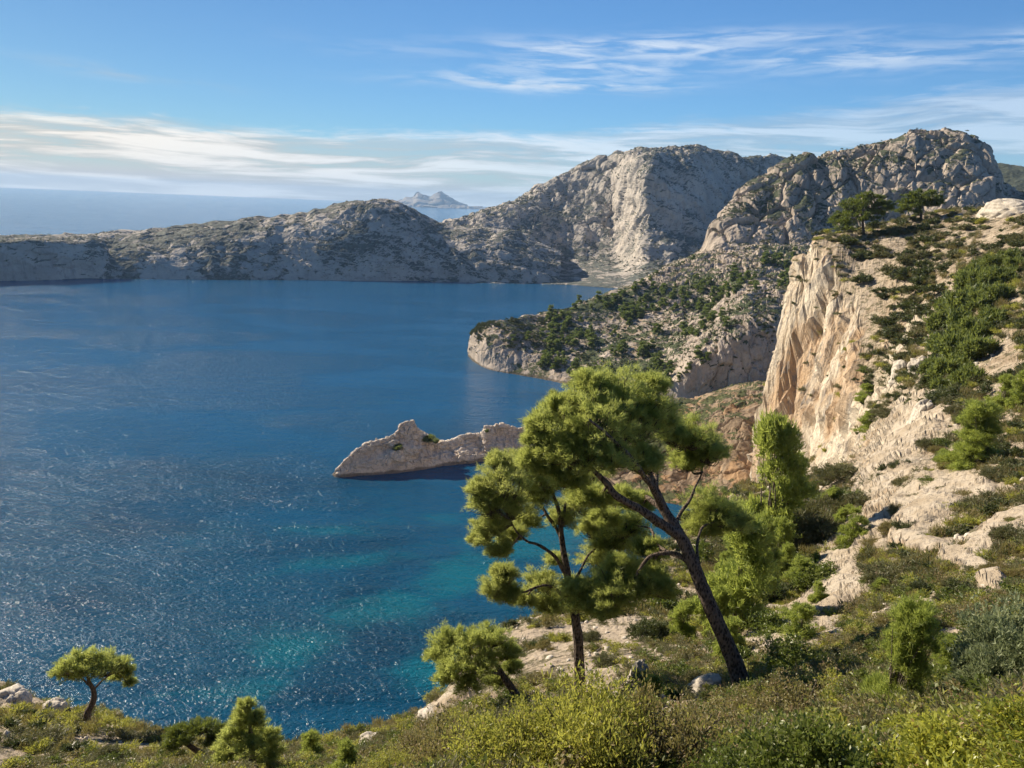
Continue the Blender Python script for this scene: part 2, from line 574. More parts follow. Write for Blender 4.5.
def water_mat():
    m, t = new_mat('sea_water')
    g = t.n('ShaderNodeNewGeometry')
    pos = g.outputs['Position']
    # the sea floor showing through: sand patches in the cove, posidonia, deep water farther out
    sep = t.n('ShaderNodeSeparateXYZ', i0=pos)
    sw = t.noise(t.mapping(pos, (0.011, 0.016, 1)), 1.0, 5, 0.55, 0.7)

    def blob(cx, cyy, rx, ry, a):
        ca, sa = math.cos(a), math.sin(a)
        dx = t.m('SUBTRACT', sep.outputs[0], cx)
        dy = t.m('SUBTRACT', sep.outputs[1], cyy)
        u = t.m('DIVIDE', t.m('ADD', t.m('MULTIPLY', dx, ca), t.m('MULTIPLY', dy, sa)), rx)
        v = t.m('DIVIDE', t.m('SUBTRACT', t.m('MULTIPLY', dy, ca), t.m('MULTIPLY', dx, sa)), ry)
        return t.m('EXPONENT', t.m('MULTIPLY', t.m('ADD', t.m('MULTIPLY', u, u), t.m('MULTIPLY', v, v)), -0.8))
    sand = None
    for (px, py, rx, ry, a, k) in ((385, 608, 15, 9, 0.4, 1.0), (290, 650, 15, 9, 0.3, 0.8), (465, 572, 20, 10, 0.9, 1.0), (350, 560, 24, 6, 0.35, 0.7),
                                   (300, 532, 34, 6, 0.15, 0.55), (530, 545, 20, 14, 0.3, 0.9), (600, 525, 26, 16, 0.3, 1.0), (430, 665, 9, 10, 0.2, 0.8), (235, 690, 13, 7, 0.3, 0.6), (415, 520, 22, 7, 0.2, 0.45)):
        q = Psea(px, py)
        b = t.m('MULTIPLY', blob(float(q[0]), float(q[1]), rx, ry, a), k)
        sand = b if sand is None else t.m('MAXIMUM', sand, b)
    sw2 = t.noise(t.mapping(pos, (0.045, 0.07, 1), (0, 0, 0), (3, 3, 0)), 1.0, 4, 0.6, 0.8)
    sand = t.m('MULTIPLY', t.ramp(t.m('ADD', sand, t.m('MULTIPLY', t.m('SUBTRACT', sw2, 0.5), 1.6)), 0.12, 0.95), t.ramp(sw, 0.30, 0.5, 0.5, 1.0))
    shal = t.ramp(sep.outputs[1], 460, 150)
    deep = t.mix(shal, (0.014, 0.110, 0.245), (0.003, 0.066, 0.135))
    deep = t.mix(t.m('MULTIPLY', t.ramp(sw, 0.55, 0.35), t.m('MULTIPLY', shal, 0.6)), deep, (0.002, 0.030, 0.070))
    col = t.mix(t.m('MULTIPLY', sand, 0.85), deep, (0.004, 0.135, 0.195))
    # waves
    d = t.n('ShaderNodeVectorMath', _operation='LENGTH', i0=pos).outputs['Value']
    w1 = t.noise(t.mapping(pos, (0.09, 0.2, 1), (0, 0, R(25))), 1.0, 3, 0.5, 0.3)
    w2 = t.noise(t.mapping(pos, (0.52, 0.80, 1), (0, 0, R(35))), 1.0, 3, 0.6, 0.4)
    w3 = t.noise(t.mapping(pos, (1.5, 2.1, 1), (0, 0, R(10))), 1.0, 2, 0.6, 0.2)
    gust = t.noise(t.mapping(pos, (0.006, 0.016, 1), (0, 0, R(-10))), 1.0, 4, 0.6, 0.6)
    hgt = t.m('ADD', t.m('MULTIPLY', w1, 1.3), t.m('ADD', t.m('MULTIPLY', w2, 1.0), t.m('MULTIPLY', w3, 0.34)))
    hgt = t.m('MULTIPLY', hgt, t.ramp(gust, 0.38, 0.62, 0.55, 1.15))
    b = t.n('ShaderNodeBump', Strength=1.0, Distance=1.0, Height=hgt)
    bs = t.n('ShaderNodeBsdfPrincipled', Base__Color=t.mix(1.0, col, (0.85, 0.85, 0.85), 'MULTIPLY'), Roughness=0.10, IOR=1.333, Normal=b.outputs[0])
    t.n('ShaderNodeOutputMaterial', Surface=bs.outputs[0])
    return m


M['water'] = water_mat()

# ------------------------------------------------------------------ sea: one sheet to the horizon
SEA_R = 21000.0
nr, na = 60, 96
rr = np.concatenate([[0.0], np.geomspace(30, SEA_R, nr - 1)])
aa = np.linspace(0, 2 * np.pi, na, endpoint=False)
V = np.stack([rr[:, None] * np.sin(aa), rr[:, None] * np.cos(aa), np.zeros((nr, na))], -1).reshape(-1, 3)
Fq = [(i * na + j, i * na + (j + 1) % na, (i + 1) * na + (j + 1) % na, (i + 1) * na + j) for i in range(nr - 1) for j in range(na)]
me = mesh_np('sea', V, Fq, M['water'])
tag(link('sea', me), kind='structure')


def terrain(name, G, disp, mat, lock=None):
    n = grid_normals(G)
    D = disp(G)
    if lock is not None:
        D = D * lock(G)
    G2 = G + n * D[..., None]
    me = mesh_np(name, G2.reshape(-1, 3), grid_faces(*G2.shape[:2]), mat)
    me.polygons.foreach_set('use_smooth', np.zeros(len(me.polygons), bool))
    o = tag(link(name, me), kind='structure')
    return o, G2


TERR = {}
# distant island on the horizon
ipx = [392, 400, 406, 413, 418, 424, 430, 435, 441, 447, 455, 464, 474, 484, 500]
ipy = [213, 203, 199.5, 199, 193.5, 195, 198, 196, 193.8, 196, 203, 207, 209.5, 211, 214]
rows = [[(x, None, 0) for x in ipx]]
front = [P(x, 212, 12300.0) * np.array([1, 1, 0]) + np.array([0, 0, -5.0]) for x in ipx]
ipy = [y - 1.0 * (8 > abs(i - 6.5)) for i, y in enumerate(ipy)]
ridge = [P(x, y, 13200.0) for x, y in zip(ipx, ipy)]
back = [P(x, 212, 14600.0) * np.array([1, 1, 0]) + np.array([0, 0, -5.0]) for x in ipx]
midr = [a * 0.45 + b * 0.55 for a, b in zip(front, ridge)]
A = np.array([front, midr, ridge, back])
ui = np.linspace(0, 1, 160)
B = np.stack([pchip(np.linspace(0, 1, len(ipx)), a, ui) for a in A])
G = pchip(np.arange(4.0), B, np.linspace(0, 3, 70)).transpose(1, 0, 2)
o, G = terrain('island', G, lambda q: rock_disp(q, 480, 30, 0.5) + 30 * blocks(q, 260, 300, 0.8), M['island'])

# far headland across the bay
px = [-260, -120, 0, 50, 92, 110, 150, 220, 300, 375, 396, 410, 430, 450, 500, 560]
s0 = [288, 285, 281, 280, 278.5, 279, 279, 280, 280, 281, 281, 281, 281, 281.5, 283, 284]
c1 = [250, 246, 243, 243, 246, 264, 262, 263, 262, 258, 258, 260, 261, 262, 266, 274]
rg = [243, 241, 237.5, 236, 235, 234, 231, 223.5, 213.5, 200, 203, 208, 218, 227, 229, 252]
rows = [[(x, None, ('z', 0, 0)) if False else (x, y, 's') for x, y in zip(px, s0)],
        [(x, y, ('d', 14 if i < 5 else 24)) for i, (x, y) in enumerate(zip(px, c1))],
        [(x, y, ('d', 150)) for x, y in zip(px, rg)],
        [(x, None, ('z', 420, -12)) for x in px]]
G = loft(rows, 620, (40, 90, 30))
sub = G[:, :1].copy(); sub[..., :2] *= 0.985; sub[..., 2] = -12
G = np.concatenate([sub, G], 1)
o, G = terrain('far_headland', G, lambda q: rock_disp(q, 60, 4.5, 0.3, dip=((0.42, -0.15, 0.88), 22, 0.8)) + 0.9 * blocks(q, 18, 7, 0.6), M['far'],
               lock=lambda q: 0.25 + 0.75 * smooth(q[..., 2], 0, 25))
TERR['far_headland'] = G

# far hill behind it
px = [430, 480, 530, 570, 610, 650, 690, 720, 745, 770, 790, 850, 930]
foot = [282, 283, 284, 285, 288, 290, 290, 290, 290, 290, 290, 290, 290]
q0 = [(x, y, 's') for x, y in zip(px, foot)]
h1 = [262, 262, 259, 262, 262, 268, 270, 262, 255, 255, 255, 255, 255]
h2 = [240, 234, 226, 221, 216, 224, 240, 236, 226, 220, 220, 222, 225]
h3 = [234, 222, 206, 192, 172, 166, 172, 188, 182, 180, 185, 190, 200]
h4 = [228, 213, 192, 170, 154, 147, 146.5, 152, 155, 154, 158, 170, 185]
h4 = [y_ + 3 for y_ in h4]
rows = [q0,
        [(x, y, ('d', d)) for x, y, d in zip(px, h1, [90, 110, 150, 210, 230, 110, 80, 80, 90, 90, 90, 90, 90])],
        [(x, y, ('d', d)) for x, y, d in zip(px, h2, [200, 230, 290, 350, 370, 215, 200, 230, 250, 260, 260, 260, 260])],
        [(x, y, ('d', d)) for x, y, d in zip(px, h3, [260, 310, 380, 430, 430, 290, 300, 370, 420, 440, 450, 450, 450])],
        [(x, y, ('d', 480)) for x, y in zip(px, h4)],
        [(x, None, ('z', 1100, -12)) for x in px]]
G = loft(rows, 420, (50, 60, 70, 60, 30))
sub = G[:, :1].copy(); sub[..., :2] *= 0.985; sub[..., 2] = -12
G = np.concatenate([sub, G], 1)
o, G = terrain('far_hill', G, lambda q: rock_disp(q, 110, 14, 0.5, dip=((0.5, -0.2, 0.84), 34, 0.3), octaves=7) + 2.6 * blocks(q, 48, 70, 0.8) + 0.7 * blocks(q + 30, 14, 20, 0.6), M['far'],
               lock=lambda q: 0.12 + 0.88 * smooth(q[..., 2], 0, 60))
TERR['far_hill'] = G

# low hill past the right shoulder
px = [955, 985, 1000, 1030, 1100, 1250]
rows = [[(x, 235, 1150) for x in px], [(x, y, 1500) for x, y in zip(px, [168, 166, 166, 168, 175, 190])], [(x, 260, 2100) for x in px]]
G = loft(rows, 200, (90, 50))
o, G = terrain('wooded_hill', G, lambda q: rock_disp(q, 110, 10, 0.2), M['hillgreen'])

# rocky massif behind the plateau
px = [652, 668, 690, 703, 716, 735, 765, 800, 840, 880, 915, 945, 972, 988, 1000, 1030, 1120]
rg = [279, 266, 258, 250, 223, 204, 178, 161, 153, 142, 136, 138, 148, 160, 186, 199, 208]
ft = [284, 279, 272, 268, 264, 262, 262, 262, 262, 262, 262, 262, 262, 262, 262, 262, 262]
mids = [281, 270, 262, 256, 238, 226, 214, 206, 202, 200, 200, 200, 206, 214, 222, 228, 232]
rr0 = [640, 650, 665, 680, 690, 700, 720, 730, 740, 745, 745, 745, 745, 745, 745, 745, 745]
rows = [[(x, y + 25, r - 25) for x, y, r in zip(px, ft, rr0)],
        [(x, y, ('d', 40)) for x, y in zip(px, ft)],
        [(x, y, ('d', 100)) for x, y in zip(px, mids)],
        [(x, y * 0.25 + z * 0.75, ('d', 130)) for x, y, z in zip(px, mids, rg)],
        [(x, y, ('d', 165)) for x, y in zip(px, rg)],
        [(x, None, ('z', 520, 20)) for x in px]]
G = loft(rows, 640, (20, 60, 110, 60, 30))
o, G = terrain('massif', G, lambda q: rock_disp(q, 80, 8, 0.4, octaves=6) + 4.6 * blocks(q, 30, 80, 0.9, 0.1) * 0.85 + 1.4 * blocks(q + 9, 10, 22, 0.6), M['massif'], lock=lambda q: 0.35 + 0.65 * smooth(q[..., 2], 60, 110))
TERR['massif'] = G

# wooded middle headland
R0 = [(468, 356, 's'), (476, 363, 's'), (492, 370, 's'), (520, 375, 's'), (565, 384, 's'), (610, 391, 's'), (660, 399, 's'), (700, 404, 's'), (745, 408, 's'), (830, 410, 's')]
R1 = [(468, 350, ('d', 1)), (474, 345, ('d', 3)), (495, 350, ('d', 6)), (524, 362, ('d', 8)), (568, 374, ('d', 8)), (613, 380, ('d', 10)), (662, 384, ('d', 10)), (704, 352, ('d', 10)), (745, 335, ('d', 10)), (830, 330, ('d', 20))]
R2 = [(469, 346, ('d', 2)), (476, 333, ('d', 8)), (498, 332, ('d', 22)), (530, 345, ('d', 30)), (572, 358, ('d', 35)), (618, 362, ('d', 40)), (664, 364, ('d', 45)), (706, 335, ('d', 40)), (748, 305, ('d', 50)), (830, 300, ('d', 60))]
R3 = [(470, 343, ('d', 3)), (479, 328, ('d', 14)), (500, 325, ('d', 40)), (535, 328, ('d', 65)), (580, 325, ('d', 95)), (625, 322, ('d', 115)), (668, 318, ('d', 120)), (708, 308, ('d', 120)), (748, 285, ('d', 130)), (830, 275, ('d', 130))]
R4 = [(471, 342, ('d', 4)), (482, 327, ('d', 18)), (510, 321, ('d', 55)), (552, 313, ('d', 105)), (600, 298, ('d', 150)), (642, 281, ('d', 185)), (682, 263, ('d', 225)), (715, 252, ('d', 245)), (750, 248, ('d', 255)), (830, 244, ('d', 270))]
R5 = [(p[0], None, ('z', d, -8)) for p, d in zip(R0, [6, 26, 80, 150, 220, 270, 330, 400, 450, 480])]
G = loft([R0, R1, R2, R3, R4, R5], 520, (40, 50, 90, 90, 40))
sub = G[:, :1].copy(); sub[..., :2] *= 0.99; sub[..., 2] = -8
G = np.concatenate([sub, G], 1)
o, G = terrain('headland', G, lambda q: rock_disp(q, 30, 3.6, 0.4, octaves=7) + (1.3 * blocks(q, 10, 16, 0.7) + 0.5 * blocks(q + 9, 3.5, 4, 0.5)) * np.clip(0.25 + smooth(q[..., 0], 95, 130), 0, 1), M['mid'], lock=lambda q: 0.35 + 0.65 * smooth(q[..., 2], 0, 12))
TERR['headland'] = G

# islet
ix = [333, 338, 345, 363, 384, 398, 401, 413, 417, 426, 435, 444, 465, 480, 485, 503, 518, 536, 580]
iw = [476, 477.5, 477, 475.5, 474, 473, 472.5, 471, 470.5, 469, 467.5, 466, 464, 462, 461.5, 459, 457, 456, 450]
itop = [474, 467, 460, 446, 438, 431, 422, 420.5, 427, 435, 443, 443, 435.5, 434.5, 426, 425, 428, 427, 428]
iplat = [1, 2, 3, 6, 8, 9, 10, 10, 10, 10, 11, 11, 12, 12, 12, 13, 14, 15, 16]
R0 = [(x, y, 's') for x, y in zip(ix, iw)]
R1 = [(x, y * 0.62 + z_ * 0.38, ('d', 0.25 * d)) for x, y, z_, d in zip(ix, iw, itop, iplat)]
R2 = [(x, y * 0.34 + z_ * 0.66, ('d', 0.75 * d)) for x, y, z_, d in zip(ix, iw, itop, iplat)]
R3 = [(x, z_, ('d', d)) for x, z_, d in zip(ix, itop, iplat)]
R3b = [(x, z_ + 1.0, ('d', d + 3)) for x, z_, d in zip(ix, itop, iplat)]
R4 = [(x, None, ('z', d * 1.8 + 4, -3)) for x, d in zip(ix, iplat)]
G = loft([R0, R1, R2, R3, R3b, R4], 460, (36, 30, 40, 14, 40))
sub = G[:, :1].copy(); sub[..., :2] *= 0.995; sub[..., 2] = -3
G = np.concatenate([sub, G], 1)
o, G = terrain('islet', G, lambda q: rock_disp(q, 11, 0.9, 0.4) + 0.75 * blocks(q, 4.2, 2.6, 0.6) + 0.35 * blocks(q + 9, 1.7, 1.2, 0.5), M['islet'], lock=lambda q: 0.3 + 0.7 * smooth(q[..., 2], 0, 4))
TERR['islet'] = G

# ochre slope at the head of the cove
R0 = [(548, 458, 's'), (572, 470, 's'), (600, 484, 's'), (640, 497, 's'), (690, 506, 's'), (740, 512, 's'), (830, 512, 's')]
R1 = [(556, 440, ('d', 10)), (575, 448, ('d', 12)), (606, 460, ('d', 15)), (645, 468, ('d', 18)), (700, 476, ('d', 20)), (745, 470, ('d', 20)), (830, 470, ('d', 20))]
R2 = [(566, 431, ('d', 25)), (590, 432, ('d', 35)), (622, 432, ('d', 45)), (655, 438, ('d', 40)), (700, 440, ('d', 40)), (742, 425, ('d', 40)), (830, 425, ('d', 40))]
R3 = [(572, 428, ('d', 40)), (600, 424, ('d', 55)), (636, 414, ('d', 75)), (662, 404, ('d', 85)), (705, 404, ('d', 70)), (745, 396, ('d', 70)), (830, 380, ('d', 80))]
R4 = [(576, None, ('z', 90, -5)), (604, None, ('z', 120, -5)), (640, None, ('z', 140, -5)), (664, None, ('z', 150, -5)), (705, None, ('z', 160, 5)), (745, None, ('z', 160, 15)), (830, None, ('z', 170, 20))]
G = loft([R0, R1, R2, R3, R4], 300, (40, 60, 60, 40))
sub = G[:, :1].copy(); sub[..., :2] *= 0.99; sub[..., 2] = -5
G = np.concatenate([sub, G], 1)
o, G = terrain('ochre_slope', G, lambda q: rock_disp(q, 20, 2.8, 0.5) + 0.6 * blocks(q, 7, 16, 0.6), M['ochre'], lock=lambda q: 0.4 + 0.6 * smooth(q[..., 2], 0, 10))
TERR['ochre'] = G

# ------------------------------------------------------------------ the near slope, plateau and big cliff: one sheet on a polar grid round the viewpoint
SEAZ = ('z', -10)
def Z(z): return ('z', z)
NC = {
    -420: [(760, 24), (705, 40), (690, 55), (Z(60), 85), (Z(-10), 160)],
    -180: [(764, 26), (702, 42), (688, 54), (Z(60), 80), (Z(-10), 150)],
    0: [(768, 27), (730, 36), (700, 46), (690, 52), (Z(55), 70), (Z(-10), 120)],
    60: [(768, 26), (735, 35), (714, 44), (Z(60), 62), (Z(-10), 115)],
    150: [(768, 24), (752, 32), (740, 40), (Z(62), 56), (Z(-10), 110)],
    230: [(775, 19), (764, 27), (754, 35), (Z(64), 52), (Z(-10), 110)],
    300: [(785, 14), (768, 20), (752, 28), (Z(70), 46), (Z(-10), 108)],
    370: [(785, 11.5), (765, 16), (748, 22), (738, 27), (Z(74), 42), (Z(-10), 106)],
    430: [(778, 10), (752, 14.5), (728, 20), (712, 25), (Z(76), 40), (Z(-10), 108)],
    470: [(768, 8.5), (742, 12.5), (712, 18.5), (682, 25), (660, 30), (Z(74), 48), (Z(-10), 112)],
    520: [(768, 7.5), (735, 12), (705, 17), (675, 22.5), (648, 28), (628, 35), (Z(74), 55), (Z(-10), 118)],
    580: [(768, 6.5), (730, 11), (700, 16), (670, 21), (640, 28), (616, 38), (Z(74), 58), (Z(-10), 125)],
    640: [(768, 6), (730, 10), (700, 14.5), (670, 20), (640, 27), (600, 38), (572, 50), (Z(68), 78), (Z(-10), 150)],
    700: [(768, 5.5), (730, 9.5), (700, 14), (670, 20), (640, 27), (600, 38), (560, 52), (520, 74), (Z(55), 115), (Z(20), 175), (Z(-10), 270)],
    745: [(768, 5), (730, 9), (700, 14.5), (670, 20), (635, 28), (600, 37), (560, 51), (520, 72), (492, 98), (Z(52), 140), (Z(32), 190), (Z(-10), 300)],
    765: [(768, 5), (730, 9), (695, 14), (665, 20), (630, 29), (600, 37), (560, 50), (520, 72), (490, 100), (Z(50), 150), (480, 214), (440, 222), (396, 230), (Z(40), 250), (Z(0), 320)],
    780: [(768, 5), (730, 9), (690, 14), (660, 20), (630, 29), (600, 37), (560, 50), (520, 71), (488, 100), (Z(53), 150), (474, 204), (400, 219), (345, 230), (Z(50), 252), (Z(0), 330)],
    800: [(768, 5), (730, 9), (685, 14), (655, 20), (620, 30), (590, 38), (550, 51), (515, 70), (482, 104), (Z(55), 150), (474, 188), (390, 212), (310, 226), (262, 236), (Z(60), 258), (Z(20), 340)],
    818: [(768, 5), (728, 9), (685, 14), (650, 20.5), (610, 31), (580, 39), (545, 51), (510, 71), (478, 105), (Z(58), 145), (474, 172), (380, 202), (290, 222), (243, 236), (236, 250), (Z(80), 275), (Z(40), 350)],
    838: [(768, 4.8), (724, 8.5), (680, 14), (640, 21.5), (600, 32), (570, 40), (535, 53), (500, 72), (472, 104), (Z(62), 140), (466, 158), (380, 190), (300, 211), (250, 228), (236, 250), (Z(88), 285), (Z(50), 360)],
    860: [(768, 4.6), (720, 8), (675, 13.5), (635, 21), (595, 31), (560, 41), (525, 54), (490, 73), (460, 100), (448, 132), (420, 150), (350, 184), (300, 205), (262, 225), (232, 258), (Z(95), 290), (Z(60), 370)],
    885: [(768, 4.5), (715, 8), (665, 13.5), (620, 21.5), (580, 31), (545, 41), (505, 55), (470, 74), (430, 104), (400, 138), (365, 168), (320, 190), (285, 208), (250, 230), (225, 268), (Z(98), 295), (Z(65), 380)],
    920: [(768, 4.5), (708, 7.8), (655, 13.5), (610, 21.5), (570, 30.5), (530, 41), (490, 55), (450, 74), (405, 106), (365, 140), (320, 172), (280, 200), (250, 224), (217, 280), (Z(98), 310), (Z(65), 390)],
    980: [(768, 4.5), (700, 7.5), (645, 13.5), (600, 21), (560, 30), (520, 41), (480, 54), (440, 70), (400, 90), (355, 118), (305, 150), (255, 195), (213, 272), (Z(98), 310), (Z(65), 400)],
    1040: [(768, 4), (700, 7), (640, 13), (595, 20), (550, 29), (510, 39), (475, 50), (435, 64), (395, 82), (350, 106), (300, 136), (250, 178), (207, 245), (Z(98), 300), (Z(65), 400)],
    1200: [(768, 4), (700, 6.5), (635, 12), (580, 19), (530, 28), (490, 37), (450, 48), (410, 62), (365, 80), (315, 104), (265, 136), (215, 180), (180, 240), (Z(110), 300), (Z(70), 400)],
    1500: [(768, 4), (700, 6.2), (630, 11.5), (570, 18), (510, 27), (460, 38), (410, 52), (350, 75), (290, 105), (230, 140), (170, 190), (140, 240), (Z(120), 300), (Z(80), 400)],
}
cols = sorted(NC)
LR = np.log(np.concatenate([np.geomspace(0.08, 0.95, 14), np.geomspace(1.0, 400.0, 560)]))
T = []
for c in cols:
    cc = min(max(c, -100), 1100)
    lr, tt = [math.log(1.0), math.log(2.6)], [1.72, 1.0 if c < 400 else 0.95]
    for (py, r) in NC[c]:
        z = py[1] if isinstance(py, tuple) else P(c, py, r)[2]
        lr.append(math.log(r))
        tt.append((H - z) / r)
    if lr[-1] < math.log(400):
        lr.append(math.log(401.0))
        tt.append((H + 10) / 401.0)
    T.append(pchip(lr, np.array(tt), LR))
T = np.array(T)
S = np.unique(np.concatenate([np.linspace(-420, 0, 90), np.linspace(0, 740, 330), np.linspace(740, 900, 260), np.linspace(900, 1040, 90), np.linspace(1040, 1500, 80)]))
# azimuth of each column, taken where the slope meets mid ground, keeps the sheet free of folds
Ts = pchip(np.array(cols, float), T, S)
rG = np.exp(LR)[None, :]


def az_of(px_, t_):
    """azimuth of the ray through column px whose downward slope is t"""
    # solve for py: two Newton-like steps on a table
    py = np.linspace(-300, 2200, 260)
    d = rays(np.full_like(py, px_), py)
    hh = np.hypot(d[:, 0], d[:, 1])
    tab = -d[:, 2] / hh
    okm = np.concatenate([[True], np.diff(tab) > 0])
    az = np.arctan2(d[:, 0], d[:, 1])
    tb = np.maximum.accumulate(tab)
    return np.interp(t_, tb, az)


AZ = np.stack([az_of(s, Ts[i]) for i, s in enumerate(S)])
# under and behind the viewpoint the same sheet closes the circle, blending one side into the other
TAU = 2 * math.pi
ex = np.linspace(0, 1, 74)[1:]
azr, azl = AZ[-1], AZ[0] + TAU
w_ = (0.5 - 0.5 * np.cos(np.pi * ex))[:, None]
AZ = np.concatenate([AZ, azr + (azl - azr) * ex[:, None]])
Ts = np.concatenate([Ts, Ts[-1] * (1 - w_) + Ts[0] * w_])
low_r = rG < 1.0
Ts = np.where(low_r, 1.72 / rG, Ts)
G = np.stack([np.sin(AZ) * rG, np.cos(AZ) * rG, H - Ts * rG], -1)
# soften kinks between columns
for _ in range(2):
    G[1:-1] = G[1:-1] * 0.5 + (G[:-2] + G[2:]) * 0.25
nrm = grid_normals(G)
steep = smooth(1 - nrm[..., 2], 0.30, 0.55)
rad = np.broadcast_to(rG, steep.shape)
cliffm = steep * smooth(rad, 120, 150) * smooth(G[..., 2], -5, 10)
nrm[-1] = nrm[0] = 0
relief = (fbm(G / 22, 4, 0.5) * 1.6 * smooth(rad, 25, 120) + fbm(G / 7, 5, 0.55, True) * 0.75 * smooth(rad, 8, 60)
          + fbm(G / 1.8, 5, 0.6, True) * 0.16 * smooth(rad, 3, 20))
flute = (rock_disp(G, 18, 3.4, 0.5, octaves=7) + 1.1 * fbm(G / 5.0 * np.array([1, 1, 0.3]), 5, 0.55, True) )
cm_ = cliffm > 0.02
bk_ = np.zeros(G.shape[:2])
bk_[cm_] = 1.35 * blocks(G[cm_], 9.0, 38.0, 0.8) + 0.75 * blocks(G[cm_] + 50, 3.2, 9.0, 0.5) + 0.35 * blocks(G[cm_] + 90, 1.5, 2.5, 0.5)
flute = flute * 0.55 + bk_
#(
Dn = relief * (1 - cliffm) + flute * cliffm
G = G + nrm * Dn[..., None]
NEAR = G
# bare limestone ledges standing proud of the slope
def path_dist(X, Y, pts):
    best = np.full(X.shape, 1e9)
    for (x0, y0), (x1, y1) in zip(pts[:-1], pts[1:]):
        dx, dy = x1 - x0, y1 - y0
        t_ = np.clip(((X - x0) * dx + (Y - y0) * dy) / (dx * dx + dy * dy), 0, 1)
        best = np.minimum(best, np.hypot(X - x0 - t_ * dx, Y - y0 - t_ * dy))
    return best


GX, GY = project(G)
GX[G[..., 1] < 0.5] = 1e6
ledge = np.zeros(G.shape[:2])
LEDGES = [([(935, 405), (905, 432), (880, 470), (868, 520), (838, 575), (815, 618), (762, 640)], 34), ([(885, 470), (930, 500), (975, 490)], 36), ([(900, 540), (960, 560), (1000, 585)], 14), ([(830, 600), (880, 585)], 14),
          ([(1040, 515), (1010, 530), (975, 552)], 20), ([(880, 470), (915, 520)], 28), ([(470, 690), (440, 715)], 9)]
for pts_, w_ in LEDGES:
    dd = path_dist(GX, GY, pts_) / w_ + 0.35 * perlin(G / 1.7) + 0.2 * perlin(G / 0.6)
    ledge = np.maximum(ledge, 1 - smooth(dd, 0.25, 1.05))
ledge = ledge * (rad > 12) * (rad < 140)
G = G + nrm * (ledge * (0.16 + 0.004 * rad) * (1.0 + 0.7 * fbm(G / 3.5, 4, 0.45, True)))[..., None]
nr2 = grid_normals(G)
me = mesh_np('slope', G.reshape(-1, 3), grid_faces(*G.shape[:2]), M['near'])
attach_attr(me, 'ledge', ledge)
cl2 = np.clip(cliffm + 0.7 * smooth(1 - nr2[..., 2], 0.38, 0.6) * smooth(rad, 12, 40), 0, 1)
attach_attr(me, 'cliff', cl2)
me.polygons.foreach_set('use_smooth', np.zeros(len(me.polygons), bool))
tag(link('slope', me), kind='structure')
TERR['near'] = NEAR


def bvh(G, step=1):
    g = G[::step, ::step]
    return BVHTree.FromPolygons([Vector(v) for v in g.reshape(-1, 3).tolist()], grid_faces(*g.shape[:2]).tolist())


BN = bvh(NEAR, 2)
#VEG


def hit(px, py, bv=None):
    """ground point seen at a pixel"""
    d = rays(px, py)
    loc, nrm_, idx, dist = (bv or BN).ray_cast(Vector(CO), Vector(d))
    return None if loc is None else (np.array(loc), np.array(nrm_), dist)


def drop(x, y, bv=None):
    loc, n_, i_, d_ = (bv or BN).ray_cast(Vector((x, y, 600)), Vector((0, 0, -1)))
    return None if loc is None else np.array(loc)


# ------------------------------------------------------------------ plant materials
def leaf_mat(name, c1, c2, tr=(0.3, 0.4, 0.05), trf=0.35, gloss=0.5, dead=None, nscale=1.5):
    m, t = new_mat(name)
    g = t.n('ShaderNodeNewGeometry')
    oi = t.n('ShaderNodeObjectInfo')
    nz = t.noise(t.mapping(g.outputs['Position'], (nscale,) * 3), 1.0, 1, 0.5)
    f = t.m('ADD', t.m('MULTIPLY', g.outputs['Random Per Island'], 0.45), t.m('MULTIPLY', t.ramp(nz, 0.3, 0.7), 0.55))
    f = t.m('ADD', f, t.m('MULTIPLY', t.m('SUBTRACT', oi.outputs['Random'], 0.5), 0.3), clamp=True)
    col = t.mix(f, c1, c2)
    if dead:
        col = t.mix(t.m('GREATER_THAN', g.outputs['Random Per Island'], 1 - dead[1]), col, dead[0])
    bs = t.n('ShaderNodeBsdfPrincipled', Base__Color=col, Roughness=gloss)
    bs.inputs['Specular IOR Level'].default_value = 0.35
    tcol = t.mix(1.0, col, tuple(min(1, 2.2 * c) for c in tr), 'MULTIPLY')
    tl = t.n('ShaderNodeBsdfTranslucent', Color=t.mix(0.75, col, tr))
    mx = t.n('ShaderNodeMixShader', i0=trf, i1=bs.outputs[0], i2=tl.outputs[0])
    t.n('ShaderNodeOutputMaterial', Surface=mx.outputs[0])
    return m


def bark_mat(name, a, b, sc=6.0):
    m, t = new_mat(name)
    tc = t.n('ShaderNodeTexCoord')
    v = t.n('ShaderNodeTexVoronoi', Vector=t.mapping(tc.outputs['Object'], (1, 1, 0.45)), Scale=sc * 4.0)
    n = t.noise(t.mapping(tc.outputs['Object'], (1, 1, 0.6)), sc * 2.5, 5, 0.7, 0.5)
    f = t.m('ADD', t.m('MULTIPLY', n, 0.7), t.m('MULTIPLY', v.outputs['Distance'], 0.5))
    col = t.mix(t.ramp(f, 0.42, 0.70), a, b)
    bp = t.n('ShaderNodeBump', Strength=1.0, Distance=0.06, Height=f)
    bs = t.n('ShaderNodeBsdfPrincipled', Base__Color=col, Roughness=0.95, Normal=bp.outputs[0])
    bs.inputs['Specular IOR Level'].default_value = 0.1
    t.n('ShaderNodeOutputMaterial', Surface=bs.outputs[0])
    return m


